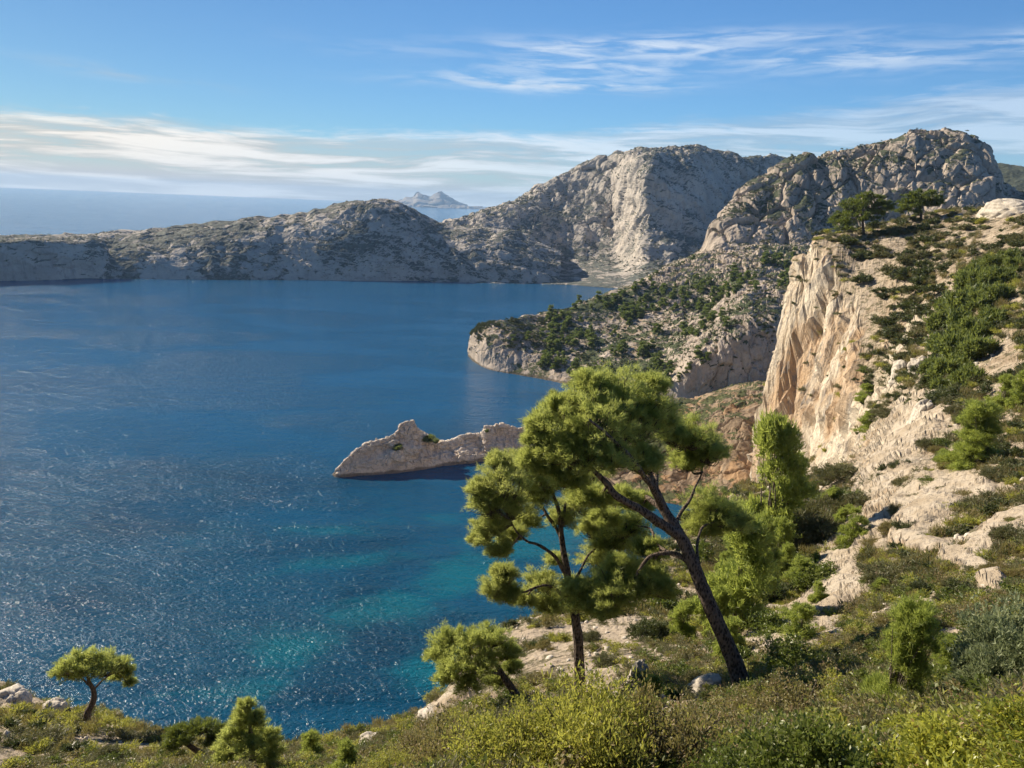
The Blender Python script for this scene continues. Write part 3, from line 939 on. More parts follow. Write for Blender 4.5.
L = {
    'pinepale': leaf_mat('pale_pine_needles', (0.135, 0.175, 0.045), (0.32, 0.35, 0.105), (0.70, 0.74, 0.22), 0.54),
    'pinegreen': leaf_mat('belt_pine_needles', (0.060, 0.085, 0.022), (0.135, 0.165, 0.045), (0.34, 0.40, 0.09), 0.38),
    'pine': leaf_mat('pine_needles', (0.110, 0.150, 0.036), (0.28, 0.31, 0.085), (0.66, 0.72, 0.19), 0.53),
    'pinedark': leaf_mat('dark_pine_needles', (0.045, 0.070, 0.016), (0.115, 0.150, 0.034), (0.32, 0.38, 0.06), 0.35),
    'pinebright': leaf_mat('young_pine_needles', (0.100, 0.140, 0.028), (0.24, 0.28, 0.060), (0.58, 0.66, 0.14), 0.50),
    'olive': leaf_mat('grey_olive_leaves', (0.075, 0.085, 0.035), (0.175, 0.165, 0.075), (0.25, 0.26, 0.09), 0.25, dead=((0.16, 0.11, 0.06), 0.12)),
    'green': leaf_mat('oak_leaves', (0.060, 0.085, 0.020), (0.17, 0.19, 0.045), (0.25, 0.33, 0.05), 0.28, 0.4),
    'dark': leaf_mat('dark_scrub_leaves', (0.048, 0.062, 0.022), (0.120, 0.135, 0.048), (0.14, 0.18, 0.04), 0.2, dead=((0.10, 0.08, 0.05), 0.10)),
    'brown': leaf_mat('dry_heath_leaves', (0.115, 0.105, 0.040), (0.230, 0.205, 0.080), (0.40, 0.36, 0.11), 0.30, dead=((0.21, 0.145, 0.075), 0.30)),
    'glossy': leaf_mat('mastic_leaves', (0.070, 0.105, 0.018), (0.32, 0.33, 0.055), (0.68, 0.68, 0.09), 0.36, 0.32, dead=((0.25, 0.15, 0.07), 0.05)),
    'yellow': leaf_mat('yellow_green_leaves', (0.130, 0.150, 0.030), (0.32, 0.32, 0.07), (0.60, 0.60, 0.10), 0.42, dead=((0.25, 0.19, 0.08), 0.15)),
    'juniper': leaf_mat('juniper_scales', (0.15, 0.18, 0.10), (0.30, 0.33, 0.18), (0.34, 0.40, 0.18), 0.25),
    'farpine': leaf_mat('distant_pine_needles', (0.055, 0.085, 0.024), (0.125, 0.165, 0.045), (0.30, 0.38, 0.08), 0.36),
}
BK = bark_mat('dark_bark', (0.035, 0.028, 0.024), (0.16, 0.125, 0.10))
BKR = bark_mat('grey_bark', (0.10, 0.085, 0.07), (0.30, 0.26, 0.22))
TW = bark_mat('twig_bark', (0.09, 0.07, 0.05), (0.24, 0.20, 0.16), 12)


# ------------------------------------------------------------------ plant geometry
def unit(v):
    return v / (np.linalg.norm(v, axis=-1, keepdims=True) + 1e-9)


def frame_of(d):
    d = unit(d)
    a = np.where(np.abs(d[..., 2:3]) < 0.9, np.array([0, 0, 1.0]), np.array([1.0, 0, 0]))
    x = unit(np.cross(a, d))
    return x, np.cross(d, x)


def needles(C, A, k, ln, wd, spread=0.9):
    """k thin triangles fanning from each centre C around axis A"""
    n = len(C)
    C = np.repeat(C, k, 0)
    A = np.repeat(unit(A), k, 0)
    d = unit(A + rng.normal(size=A.shape) * spread * 0.6)
    side = unit(np.cross(d, rng.normal(size=d.shape)))
    l = ln * rng.uniform(0.6, 1.15, (n * k, 1))
    base = C + rng.normal(size=C.shape) * ln * 0.25
    V = np.stack([base - side * wd / 2, base + side * wd / 2, base + d * l], 1).reshape(-1, 3)
    return V, np.arange(n * k * 3).reshape(-1, 3)


def leaves(C, A, ln, wd, spread=0.8):
    n = len(C)
    d = unit(unit(A) + rng.normal(size=A.shape) * spread)
    side = unit(np.cross(d, rng.normal(size=d.shape)))
    l = ln * rng.uniform(0.6, 1.2, (n, 1))
    w = wd * rng.uniform(0.7, 1.2, (n, 1))
    up = np.cross(side, d)
    V = np.stack([C, C + d * l * 0.5 + side * w / 2 + up * l * 0.06, C + d * l, C + d * l * 0.5 - side * w / 2 + up * l * 0.06], 1).reshape(-1, 3)
    return V, np.arange(n * 4).reshape(-1, 4)


def tube(path, rad, sides=7, rough=0.0):
    path = np.asarray(path, float)
    rad = np.asarray(rad, float)
    t = unit(np.gradient(path, axis=0))
    x, y = frame_of(t)
    for i in range(1, len(path)):                       # keep the frame from twisting
        xi = x[i - 1] - t[i] * np.dot(x[i - 1], t[i])
        x[i] = xi / (np.linalg.norm(xi) + 1e-9)
        y[i] = np.cross(t[i], x[i])
    a = np.linspace(0, 2 * np.pi, sides, endpoint=False)
    ring = path[:, None] + (np.cos(a)[None, :, None] * x[:, None] + np.sin(a)[None, :, None] * y[:, None]) * rad[:, None, None]
    if rough:
        ring = ring + (ring - path[:, None]) * (rough * perlin(ring * 5.0))[..., None]
    n = len(path)
    i = np.arange(n - 1)[:, None]
    j = np.arange(sides)[None, :]
    j2 = (j + 1) % sides
    Fq = np.stack([i * sides + j, i * sides + j2, (i + 1) * sides + j2, (i + 1) * sides + j], -1).reshape(-1, 4)
    return ring.reshape(-1, 3), Fq


def spline(pts, n):
    pts = np.asarray(pts, float)
    ch = np.concatenate([[0], np.cumsum(np.linalg.norm(np.diff(pts, axis=0), axis=1))])
    u = np.linspace(0, ch[-1], n)
    # catmull-rom through the points
    m = np.gradient(pts, ch, axis=0)
    k = np.clip(np.searchsorted(ch, u) - 1, 0, len(pts) - 2)
    h = (ch[k + 1] - ch[k])[:, None]
    t = ((u - ch[k]) / (ch[k + 1] - ch[k] + 1e-9))[:, None]
    return (1 + 2 * t) * (1 - t) ** 2 * pts[k] + t * (1 - t) ** 2 * h * m[k] + t ** 2 * (3 - 2 * t) * pts[k + 1] + t ** 2 * (t - 1) * h * m[k + 1]


def join(parts):
    """parts: list of (V, F) with the same face size"""
    Vs, Fs, o = [], [], 0
    for v, f in parts:
        Vs.append(v)
        Fs.append(f + o)
        o += len(v)
    return np.concatenate(Vs), np.concatenate(Fs)


def quads(F3):
    """triangles stored as quads are not allowed, so twigs are split into triangles instead"""
    return np.concatenate([F3[:, [0, 1, 2]], F3[:, [0, 2, 3]]])


def sphere_dirs(n, zmin=-0.35):
    d = []
    while len(d) < n:
        v = rng.normal(size=3)
        v /= np.linalg.norm(v)
        if v[2] > zmin:
            d.append(v)
    return np.array(d)


def lobes_to_tufts(lobes, sub_per=22, tufts=40, subr=0.34, flat=0.7, zmin=-0.35, fill=0.7):
    """lobes: (centre, radius) -> tuft centres, axes, and sub-clump centres per lobe"""
    C, A, S = [], [], []
    for c, r in lobes:
        c = np.asarray(c, float)
        d = sphere_dirs(sub_per, zmin)
        sc = c + d * r * rng.uniform(fill, 0.95, (sub_per, 1)) * np.array([1, 1, 0.8])
        S.append(sc)
        for q, dd in zip(sc, d):
            n = int(tufts * rng.uniform(0.4, 1.6))
            sr = r * subr * rng.uniform(0.5, 1.4)
            v = unit(rng.normal(size=(n, 3))) * rng.uniform(0.25, 1.0, (n, 1)) ** 0.6
            v[:, 2] = np.where(v[:, 2] < -0.25, -v[:, 2], v[:, 2])
            v[:, 2] *= flat
            v = v + dd * (v @ dd)[:, None] * 0.9          # sprays reach outwards
            C.append(q + v * sr)
            A.append(unit(v + 0.6 * dd + np.array([0, 0, 0.45])))
    return np.concatenate(C), np.concatenate(A), S


def pine(name, label, base, trunk, trad, lobes, limbs, mat='pine', cat='pine tree', ln=0.10, wd=0.012, k=9, sub_per=22, tufts=40,
         bark=BK, group=None, subr=0.34, flat=0.7, twig=0.012, zmin=-0.35, fill=0.7):
    """trunk: world points; limbs: list of (start index on trunk 0..1, world points..., r0); lobes in world coordinates"""
    base = np.asarray(base, float)
    root = bpy.data.objects.new(name, None)
    COL.objects.link(root)
    root.location = base
    tag(root, label, cat, group)
    tp = spline(np.asarray(trunk) - base, 48)
    wob = np.stack([perlin(tp * 1.1 + 3), perlin(tp * 1.1 + 50), 0 * tp[:, 0]], -1) * 0.10
    tp = tp + wob * np.linspace(0, 1, 48)[:, None]
    rad = np.interp(np.linspace(0, 1, 48), np.linspace(0, 1, len(trad)), trad)
    rad[:4] *= np.array([1.35, 1.18, 1.08, 1.02])
    v, f = tube(tp, rad, 16, 0.12)
    link('trunk', mesh_np('trunk', v, f, bark), root)
    allpts = [tp[16:]]
    allr = [rad[16:]]
    for lb in limbs:
        st, pts, r0 = lb
        i = int(st * 47)
        pp = np.concatenate([[tp[i]], np.asarray(pts) - base])
        nn = 8 * len(pp)
        sp = spline(pp, nn)
        sp = sp + np.stack([perlin(sp * 1.7 + 8), perlin(sp * 1.7 + 80), perlin(sp * 1.7 + 20)], -1) * 0.14 * np.linspace(0, 1, nn)[:, None]
        r_ = np.linspace(r0, max(0.012, r0 * 0.3), nn)
        v, f = tube(sp, r_, 9, 0.3)
        link('limb', mesh_np('limb', v, f, bark), root)
        allpts.append(sp)
        allr.append(r_)
    AP = np.concatenate(allpts)
    lob = [(np.asarray(c) - base, r) for c, r in lobes]
    C, A, S = lobes_to_tufts(lob, sub_per, tufts, subr, flat, zmin, fill)
    v, f = needles(C, A, k, ln, wd)
    crown = link('crown', mesh_np('crown', v, f, L[mat], smooth_sh=False), root)
    tw = []
    for (c, r), sc in zip(lob, S):
        d = np.linalg.norm(AP - c, axis=1)
        a = AP[np.argmin(d)]
        hub = a * 0.35 + c * 0.65 - np.array([0, 0, 0.25 * r])
        p = spline([a, (a + hub) / 2 + rng.normal(size=3) * 0.12 * r, hub], 9)
        tw.append(tube(p, np.linspace(twig * 2.4, twig * 1.3, 9), 5))
        for s_ in sc:
            p = spline([hub, (hub + s_) / 2 + rng.normal(size=3) * 0.1 * r + np.array([0, 0, -0.08 * r]), s_], 6)
            tw.append(tube(p, np.linspace(twig, twig * 0.35, 6), 4))
    v, f = join(tw)
    tag(link('twigs', mesh_np('twigs', v, f, bark), crown), kind='stuff')
    return root


def lobes_px(lst, r):
    """(px, py, radius px, depth offset m) -> world lobes near horizontal distance r"""
    out = []
    for (x, y, rp, dz) in lst:
        c = P(x, y, r + dz)
        dist = np.linalg.norm(c - CO)
        out.append((c, rp * dist / F))
    return out


# ------------------------------------------------------------------ the leaning foreground pine
hb = hit(747, 694)[0]
rb = math.hypot(hb[0], hb[1])
base = hb - np.array([0, 0, 0.25])
tr = [base, P(738, 672, rb), P(722, 635, rb), P(706, 595, rb + .1), P(692, 560, rb + .2), P(678, 530, rb + .3), P(662, 507, rb + .4), P(650, 480, rb + .6), P(640, 455, rb + .8), P(628, 425, rb + 1.0)]
limbs = [
    (0.60, [P(650, 517, rb - .3), P(618, 495, rb - .6), P(596, 470, rb - .7), P(580, 440, rb - .6)], 0.115),
    (0.66, [P(652, 500, rb + .9), P(632, 492, rb + 1.6), P(606, 478, rb + 2.1)], 0.075),
    (0.50, [P(672, 553, rb + .3), P(652, 556, rb + .2), P(634, 580, rb + .1), P(606, 596, rb)], 0.055),
    (0.58, [P(676, 528, rb + 1.0), P(688, 500, rb + 1.6), P(700, 470, rb + 2.0)], 0.065),
    (0.72, [P(640, 470, rb - .6), P(612, 440, rb - 1.1), P(588, 418, rb - 1.2)], 0.08),
    (0.78, [P(660, 455, rb + 1.2), P(678, 440, rb + 1.8)], 0.05),
    (0.45, [P(700, 535, rb + 1.0), P(722, 515, rb + 1.9)], 0.045),
    (0.52, [P(660, 548, rb + 1.2), P(648, 530, rb + 1.9), P(630, 528, rb + 2.4)], 0.05),
]
lob = lobes_px([
    (612, 397, 31, .3), (640, 408, 28, .8), (585, 408, 26, -.2), (560, 428, 27, -.6), (598, 428, 34, -.6), (632, 432, 30, .3), (660, 420, 17, 1.2),
    (552, 452, 20, -.8), (578, 458, 26, -1.0), (608, 460, 26, -.9), (640, 462, 18, -.2), (570, 482, 15, -.9),
    (690, 440, 22, 1.8), (708, 452, 15, 2.0), (686, 462, 14, 2.0),
    (712, 512, 24, 2.0), (730, 522, 16, 2.1), (700, 530, 15, 1.7),
    (610, 592, 25, 0), (588, 602, 20, .1), (634, 588, 20, .3), (600, 610, 15, -.2), (628, 530, 20, 2.3), (648, 552, 15, 1.5), (612, 545, 15, 2.3),
    (545, 470, 12, -.9), (596, 500, 13, -.4), (622, 500, 13, .8), (660, 590, 14, .5), (622, 570, 16, .4), (575, 592, 12, .1), (650, 388, 14, .9), (590, 385, 16, 0), (536, 440, 10, -.7), (672, 436, 11, 1.4), (540, 425, 12, -.7), (562, 405, 13, -.3), (530, 462, 11, -.9), (585, 500, 13, -.5), (640, 505, 12, 1.2), (605, 520, 12, 1.0), (650, 575, 14, 1.0), (565, 445, 14, -.9),
], rb)
pine('leaning_pine', 'tall leaning pine with a dark bare trunk and wide umbrella crown, nearest the camera', base, tr,
     [0.205, 0.18, 0.16, 0.15, 0.14, 0.125, 0.11, 0.085, 0.06, 0.032], [(c, r * 1.24) for c, r in lob], limbs, 'pine', ln=0.10, wd=0.0095, k=11, sub_per=115, tufts=11, subr=0.165, fill=0.30, twig=0.014)

# ------------------------------------------------------------------ pine behind it, standing upright at the sandy slope
hb = hit(580, 690)[0]
rb = math.hypot(hb[0], hb[1])
base = hb - np.array([0, 0, 0.2])
tr = [base, P(579, 660, rb), P(577, 632, rb), P(572, 600, rb), P(566, 570, rb + .1), P(561, 540, rb + .2), P(556, 510, rb + .3), P(549, 480, rb + .4)]
limbs = [
    (0.42, [P(552, 588, rb - .4), P(528, 588, rb - .8), P(505, 597, rb - 1.0)], 0.05),
    (0.58, [P(545, 548, rb - .5), P(528, 540, rb - .8), P(510, 520, rb - 1.2)], 0.055),
    (0.52, [P(586, 560, rb + .6), P(602, 545, rb + 1.0)], 0.05),
    (0.75, [P(540, 505, rb + .5), P(522, 492, rb + .9)], 0.05),
    (0.80, [P(572, 492, rb + .6), P(588, 482, rb + .9)], 0.045),
]
lob = lobes_px([
    (505, 482, 22, -.8), (528, 478, 24, .4), (488, 505, 18, -1.0), (510, 510, 20, -.8), (536, 498, 18, .2), (490, 530, 15, -1.1), (512, 535, 13, -.6),
    (500, 552, 12, -1.1), (494, 590, 13, -1.0), (508, 596, 11, -1.0), (504, 575, 10, -.9), (552, 478, 22, .4), (585, 482, 22, .9), (578, 505, 19, .9), (606, 540, 18, 1.2),
    (540, 585, 15, -.2), (545, 606, 12, -.2), (560, 603, 13, .2), (562, 520, 12, .5), (600, 515, 18, 1.2), (596, 562, 15, 1.0), (556, 560, 8, .4),
    (478, 490, 10, -1.0), (520, 462, 12, 0), (545, 462, 12, .5), (480, 540, 9, -1.1), (526, 522, 12, 0), (590, 530, 12, 1.0), (525, 600, 9, -.4), (575, 590, 14, .5), (612, 565, 11, 1.2), (500, 462, 10, -.5),
], rb)
pine('upright_pine', 'pale green pine with a straight dark trunk standing on the sandy slope', base, tr,
     [0.15, 0.13, 0.12, 0.11, 0.09, 0.07, 0.05, 0.03], [(c, r * 1.30) for c, r in lob], limbs, 'pinepale', ln=0.10, wd=0.0095, k=11, sub_per=85, tufts=9, subr=0.175, flat=0.7, fill=0.25)

# ------------------------------------------------------------------ small pine on the rim, left of those two
hb = hit(527, 702)[0]
rb = math.hypot(hb[0], hb[1])
base = hb - np.array([0, 0, 0.2])
tr = [base, P(514, 692, rb), P(503, 678, rb), P(495, 662, rb + .1), P(488, 648, rb + .1)]
limbs = [(0.6, [P(485, 672, rb - .3), P(465, 662, rb - .5)], 0.04), (0.75, [P(480, 655, rb + .3), P(455, 650, rb + .5)], 0.035)]
lob = lobes_px([(447, 643, 17, .4), (468, 642, 19, .2), (492, 640, 18, .2), (508, 652, 14, .3), (436, 656, 11, .2), (456, 664, 18, -.3), (482, 664, 17, -.3), (446, 678, 12, -.5),
                (470, 684, 15, -.5), (496, 680, 11, .3), (512, 668, 9, .3)], rb)
pine('rim_pine', 'small rounded pine leaning left over the water at the sandy rim', base, tr,
     [0.12, 0.10, 0.085, 0.06, 0.03], lob, limbs, 'pine', ln=0.10, wd=0.013, k=9, sub_per=55, tufts=11, subr=0.22, fill=0.35)

# ------------------------------------------------------------------ umbrella pine at the left edge
hb = hit(88, 728)[0]
rb = math.hypot(hb[0], hb[1])
base = hb - np.array([0, 0, 0.3])
tr = [base, P(88, 712, rb), P(93, 702, rb), P(94, 692, rb), P(90, 684, rb), P(88, 677, rb)]
lob = lobes_px([(66, 668, 9, -.3), (78, 662, 10, .3), (92, 660, 11, 0), (106, 661, 10, .4), (120, 666, 9, .1), (128, 673, 6, 0), (70, 676, 8, .2), (86, 672, 10, -.5), (104, 672, 11, -.4), (118, 677, 7, .3), (60, 672, 6, .3), (130, 683, 4, .2)], rb)
limbs = [(0.8, [P(78, 676, rb), P(68, 671, rb)], 0.06), (0.75, [P(104, 679, rb), P(116, 673, rb)], 0.06)]
pine('umbrella_pine', 'lone flat-topped pine with a bent trunk above the sea at the far left', base, tr,
     [0.22, 0.17, 0.15, 0.13, 0.10, 0.06], lob, limbs, 'pine', ln=0.16, wd=0.026, k=8, sub_per=34, tufts=9, subr=0.28, flat=0.7, twig=0.018, fill=0.3)

# second umbrella pine, lower, with its trunk sloping left
hb = hit(214, 763)
hb = hb[0]
rb = math.hypot(hb[0], hb[1])
base = hb - np.array([0, 0, 0.3])
tr = [base, P(204, 757, rb), P(194, 750, rb), P(186, 743, rb), P(180, 737, rb)]
lob = lobes_px([(176, 735, 9, 0), (190, 730, 10, .2), (205, 728, 10, 0), (218, 732, 8, .2), (183, 742, 7, -.3), (212, 740, 7, -.2), (228, 738, 6, 0), (172, 745, 6, .1)], rb)
pine('umbrella_pine', 'dark low pine with a trunk sloping left, beside the cone-shaped young pine', base, tr,
     [0.13, 0.11, 0.10, 0.08, 0.05], lob, [(0.8, [P(195, 737, rb), P(205, 733, rb)], 0.04)], 'pinedark', ln=0.12, wd=0.02, k=8, sub_per=34, tufts=9, subr=0.28, flat=0.7, twig=0.015, fill=0.3)

# cone-shaped young pine
hb = hit(252, 775)
hb = hb[0]
rb = math.hypot(hb[0], hb[1])
base = hb - np.array([0, 0, 0.2])
tr = [base, P(252, 755, rb), P(250, 730, rb), P(247, 705, rb)]
lob = lobes_px([(247, 708, 8, 0), (243, 720, 10, .1), (256, 720, 9, -.1), (236, 735, 12, 0), (256, 735, 13, .2), (270, 738, 8, 0), (228, 750, 11, .2), (248, 750, 14, -.3), (270, 752, 11, .1), (240, 766, 13, .2), (264, 768, 13, -.2), (222, 765, 9, 0)], rb)
pine('young_pine', 'bushy cone-shaped young pine rising against the water at the bottom left', base, tr,
     [0.10, 0.08, 0.05, 0.02], lob, [], 'pine', ln=0.10, wd=0.014, k=9, sub_per=42, tufts=9, subr=0.24, flat=0.9, bark=BKR, fill=0.35)

# ------------------------------------------------------------------ two pines on the cliff-top plateau
def cliff_pine(label, bx, by, tr_px, lobs, off):
    h = hit(bx, by)[0]
    r = math.hypot(h[0], h[1])
    b = h - np.array([0, 0, 0.4])
    t_ = [b] + [P(x, y, r) for x, y in tr_px]
    pine('plateau_pine', label, b, t_, [0.42, 0.36, 0.28, 0.18], lobes_px(lobs, r), [(0.6, [P(tr_px[-1][0] - 8, tr_px[-1][1] - 2, r)], 0.16), (0.65, [P(tr_px[-1][0] + 8, tr_px[-1][1] - 2, r)], 0.16)],
         'pinedark', ln=0.55, wd=0.16, k=6, sub_per=16, tufts=20, subr=0.36, flat=0.5, twig=0.06, group=None)


cliff_pine('broad spreading pine on the cliff-top plateau, left one of the pair', 864, 236, [(863, 226), (862, 217), (860, 210)],
           [(868, 198, 6, 0), (858, 202, 8, 0), (876, 203, 8, 0), (848, 208, 7, 1), (866, 209, 9, -1), (884, 207, 6, 0), (856, 214, 9, -1), (842, 216, 6, 0), (878, 213, 7, 1), (850, 220, 8, -2), (868, 219, 7, -2), (838, 224, 7, -1), (846, 230, 8, -3)], 0)
cliff_pine('compact flat-topped pine on the cliff-top plateau, right one of the pair', 921, 221, [(921, 214), (920, 208), (920, 203)],
           [(912, 199, 6, 0), (922, 197, 7, 0), (932, 199, 7, 0), (906, 205, 6, 0), (918, 204, 8, 0), (930, 205, 8, 0), (938, 204, 4, 0), (902, 211, 5, -1), (912, 211, 6, -1)], 0)


# ------------------------------------------------------------------ shrub kinds, each one mesh of unit radius shared by its copies
def bush_mesh(name, mat, kind, n_lobes, sub_per, tufts, ln, wd, k=5, height=1.0, twigs=14, bark=TW):
    lob = [(np.array([0, 0, 0.35 * height]), 0.62)]
    for i in range(n_lobes):
        a = rng.uniform(0, 2 * np.pi)
        if kind == 'cone':
            h = (0.1 + 1.75 * rng.uniform(0, 1) ** 1.2) * height
            w = rng.uniform(0.2, 0.72) * (1 - (h / (2.0 * height)) ** 1.15)
            lob.append((np.array([math.cos(a) * w, math.sin(a) * w, h]), rng.uniform(0.20, 0.36)))
        else:
            w = rng.uniform(0.2, 0.62)
            lob.append((np.array([math.cos(a) * w, math.sin(a) * w, rng.uniform(0.2, 0.75) * height * (1.15 - w)]), rng.uniform(0.26, 0.42)))
    if kind == 'cone':
        lob[0] = (np.array([0.0, 0.0, 0.55]), 0.40)
    C, A, S = lobes_to_tufts(lob, sub_per, tufts, 0.27 if kind == 'cone' else 0.33, 0.85, -0.3, fill=0.4)
    if kind == 'cone':
        A = unit(A + np.array([0, 0, 0.3]))
    keep = C[:, 2] > -0.15
    C, A = C[keep], A[keep]
    if kind in ('leaf',):
        v, f = leaves(C, A, ln, wd)
        f = quads(f)
    elif kind == 'upright':
        A = unit(A * 0.35 + np.array([0, 0, 1.0]))
        v, f = needles(C, A, k, ln, wd, 0.5)
    else:
        v, f = needles(C, A, k, ln, wd)
    nl = len(f)
    tw = []
    for i in range(twigs):
        c = C[rng.integers(len(C))] * 0.95
        if c[2] < 0.1:
            continue
        p = spline([np.array([0, 0, -0.2]) + rng.normal(size=3) * 0.06, c * np.array([.45, .45, .5]) + rng.normal(size=3) * 0.06, c], 7)
        tv, tf = tube(p, np.linspace(0.022, 0.006, 7), 4)
        tw.append((tv, quads(tf)))
    V_, F_ = join([(v, f)] + tw)
    idx = np.zeros(len(F_), int)
    idx[nl:] = 1
    return mesh_np(name, V_, F_, [L[mat], bark], smooth_sh=False, mat_idx=idx)


BM = {}
def variants(key, n, *a, **kw):
    BM[key] = [bush_mesh(key, *a, **kw) for _ in range(n)]


# close to the camera (thousands of small leaves)
variants('mastic', 3, 'glossy', 'leaf', 18, 42, 30, 0.074, 0.029, twigs=50)
variants('kermes', 2, 'green', 'leaf', 13, 34, 28, 0.055, 0.030)
variants('heath', 3, 'brown', 'leaf', 11, 30, 22, 0.050, 0.022, height=1.0, twigs=120)
variants('broom', 3, 'yellow', 'leaf', 14, 34, 24, 0.055, 0.018, height=1.1, twigs=90)
variants('nearpine', 3, 'pinebright', 'cone', 18, 40, 11, 0.10, 0.010, 10, height=1.0, twigs=90)
variants('juniper', 1, 'juniper', 'dome', 18, 30, 28, 0.06, 0.020, 6, height=1.2)
# middle distance
variants('midpine', 6, 'pinebright', 'cone', 17, 26, 8, 0.095, 0.018, 8, height=0.95, twigs=30)
variants('midolive', 3, 'olive', 'dome', 12, 18, 14, 0.11, 0.022, 5, height=0.8, twigs=24)
variants('middark', 2, 'dark', 'dome', 12, 18, 14, 0.11, 0.026, 5, height=0.8)
variants('midgreen', 2, 'green', 'leaf', 12, 22, 24, 0.09, 0.05, height=0.85)
variants('midbrown', 2, 'brown', 'upright', 10, 18, 12, 0.12, 0.018, 5, height=0.8, twigs=40)
# far away
variants('farbush', 3, 'dark', 'dome', 5, 8, 7, 0.24, 0.10, 4, height=0.75, twigs=0)
variants('fargreen', 3, 'pinegreen', 'dome', 9, 11, 9, 0.20, 0.07, 4, height=1.0, twigs=0)
variants('farolive', 2, 'olive', 'dome', 5, 8, 7, 0.24, 0.10, 4, height=0.7, twigs=0)
variants('farpine', 4, 'farpine', 'cone', 6, 6, 6, 0.30, 0.13, 4, height=1.0, twigs=0)

COUNT = {}


def put(kind, pos, rad, name, label, cat, group=None, sink=0.1, sz=1.0):
    ms = BM[kind]
    i = COUNT.get(kind, 0)
    COUNT[kind] = i + 1
    o = bpy.data.objects.new(name, ms[i % len(ms)])
    COL.objects.link(o)
    o.location = Vector(pos) - Vector((0, 0, sink * rad))
    s = rad
    o.scale = (s * random.uniform(0.9, 1.12), s * random.uniform(0.9, 1.12), s * sz * random.uniform(0.88, 1.15))
    o.rotation_euler = (random.uniform(-0.08, 0.08), random.uniform(-0.08, 0.08), random.uniform(0, 6.283))
    tag(o, label, cat, group)
    return o


def put_px(kind, px, py, rp, name, label, cat='shrub', group=None, sz=1.0, bv=None):
    """a plant whose foot shows at (px, py) and whose half width is rp pixels"""
    h = hit(px, py, bv)
    if h is None:
        print('MISS', name, px, py)
        return None
    return put(kind, h[0], rp * h[2] / F, name, label, cat, group, sz=sz)


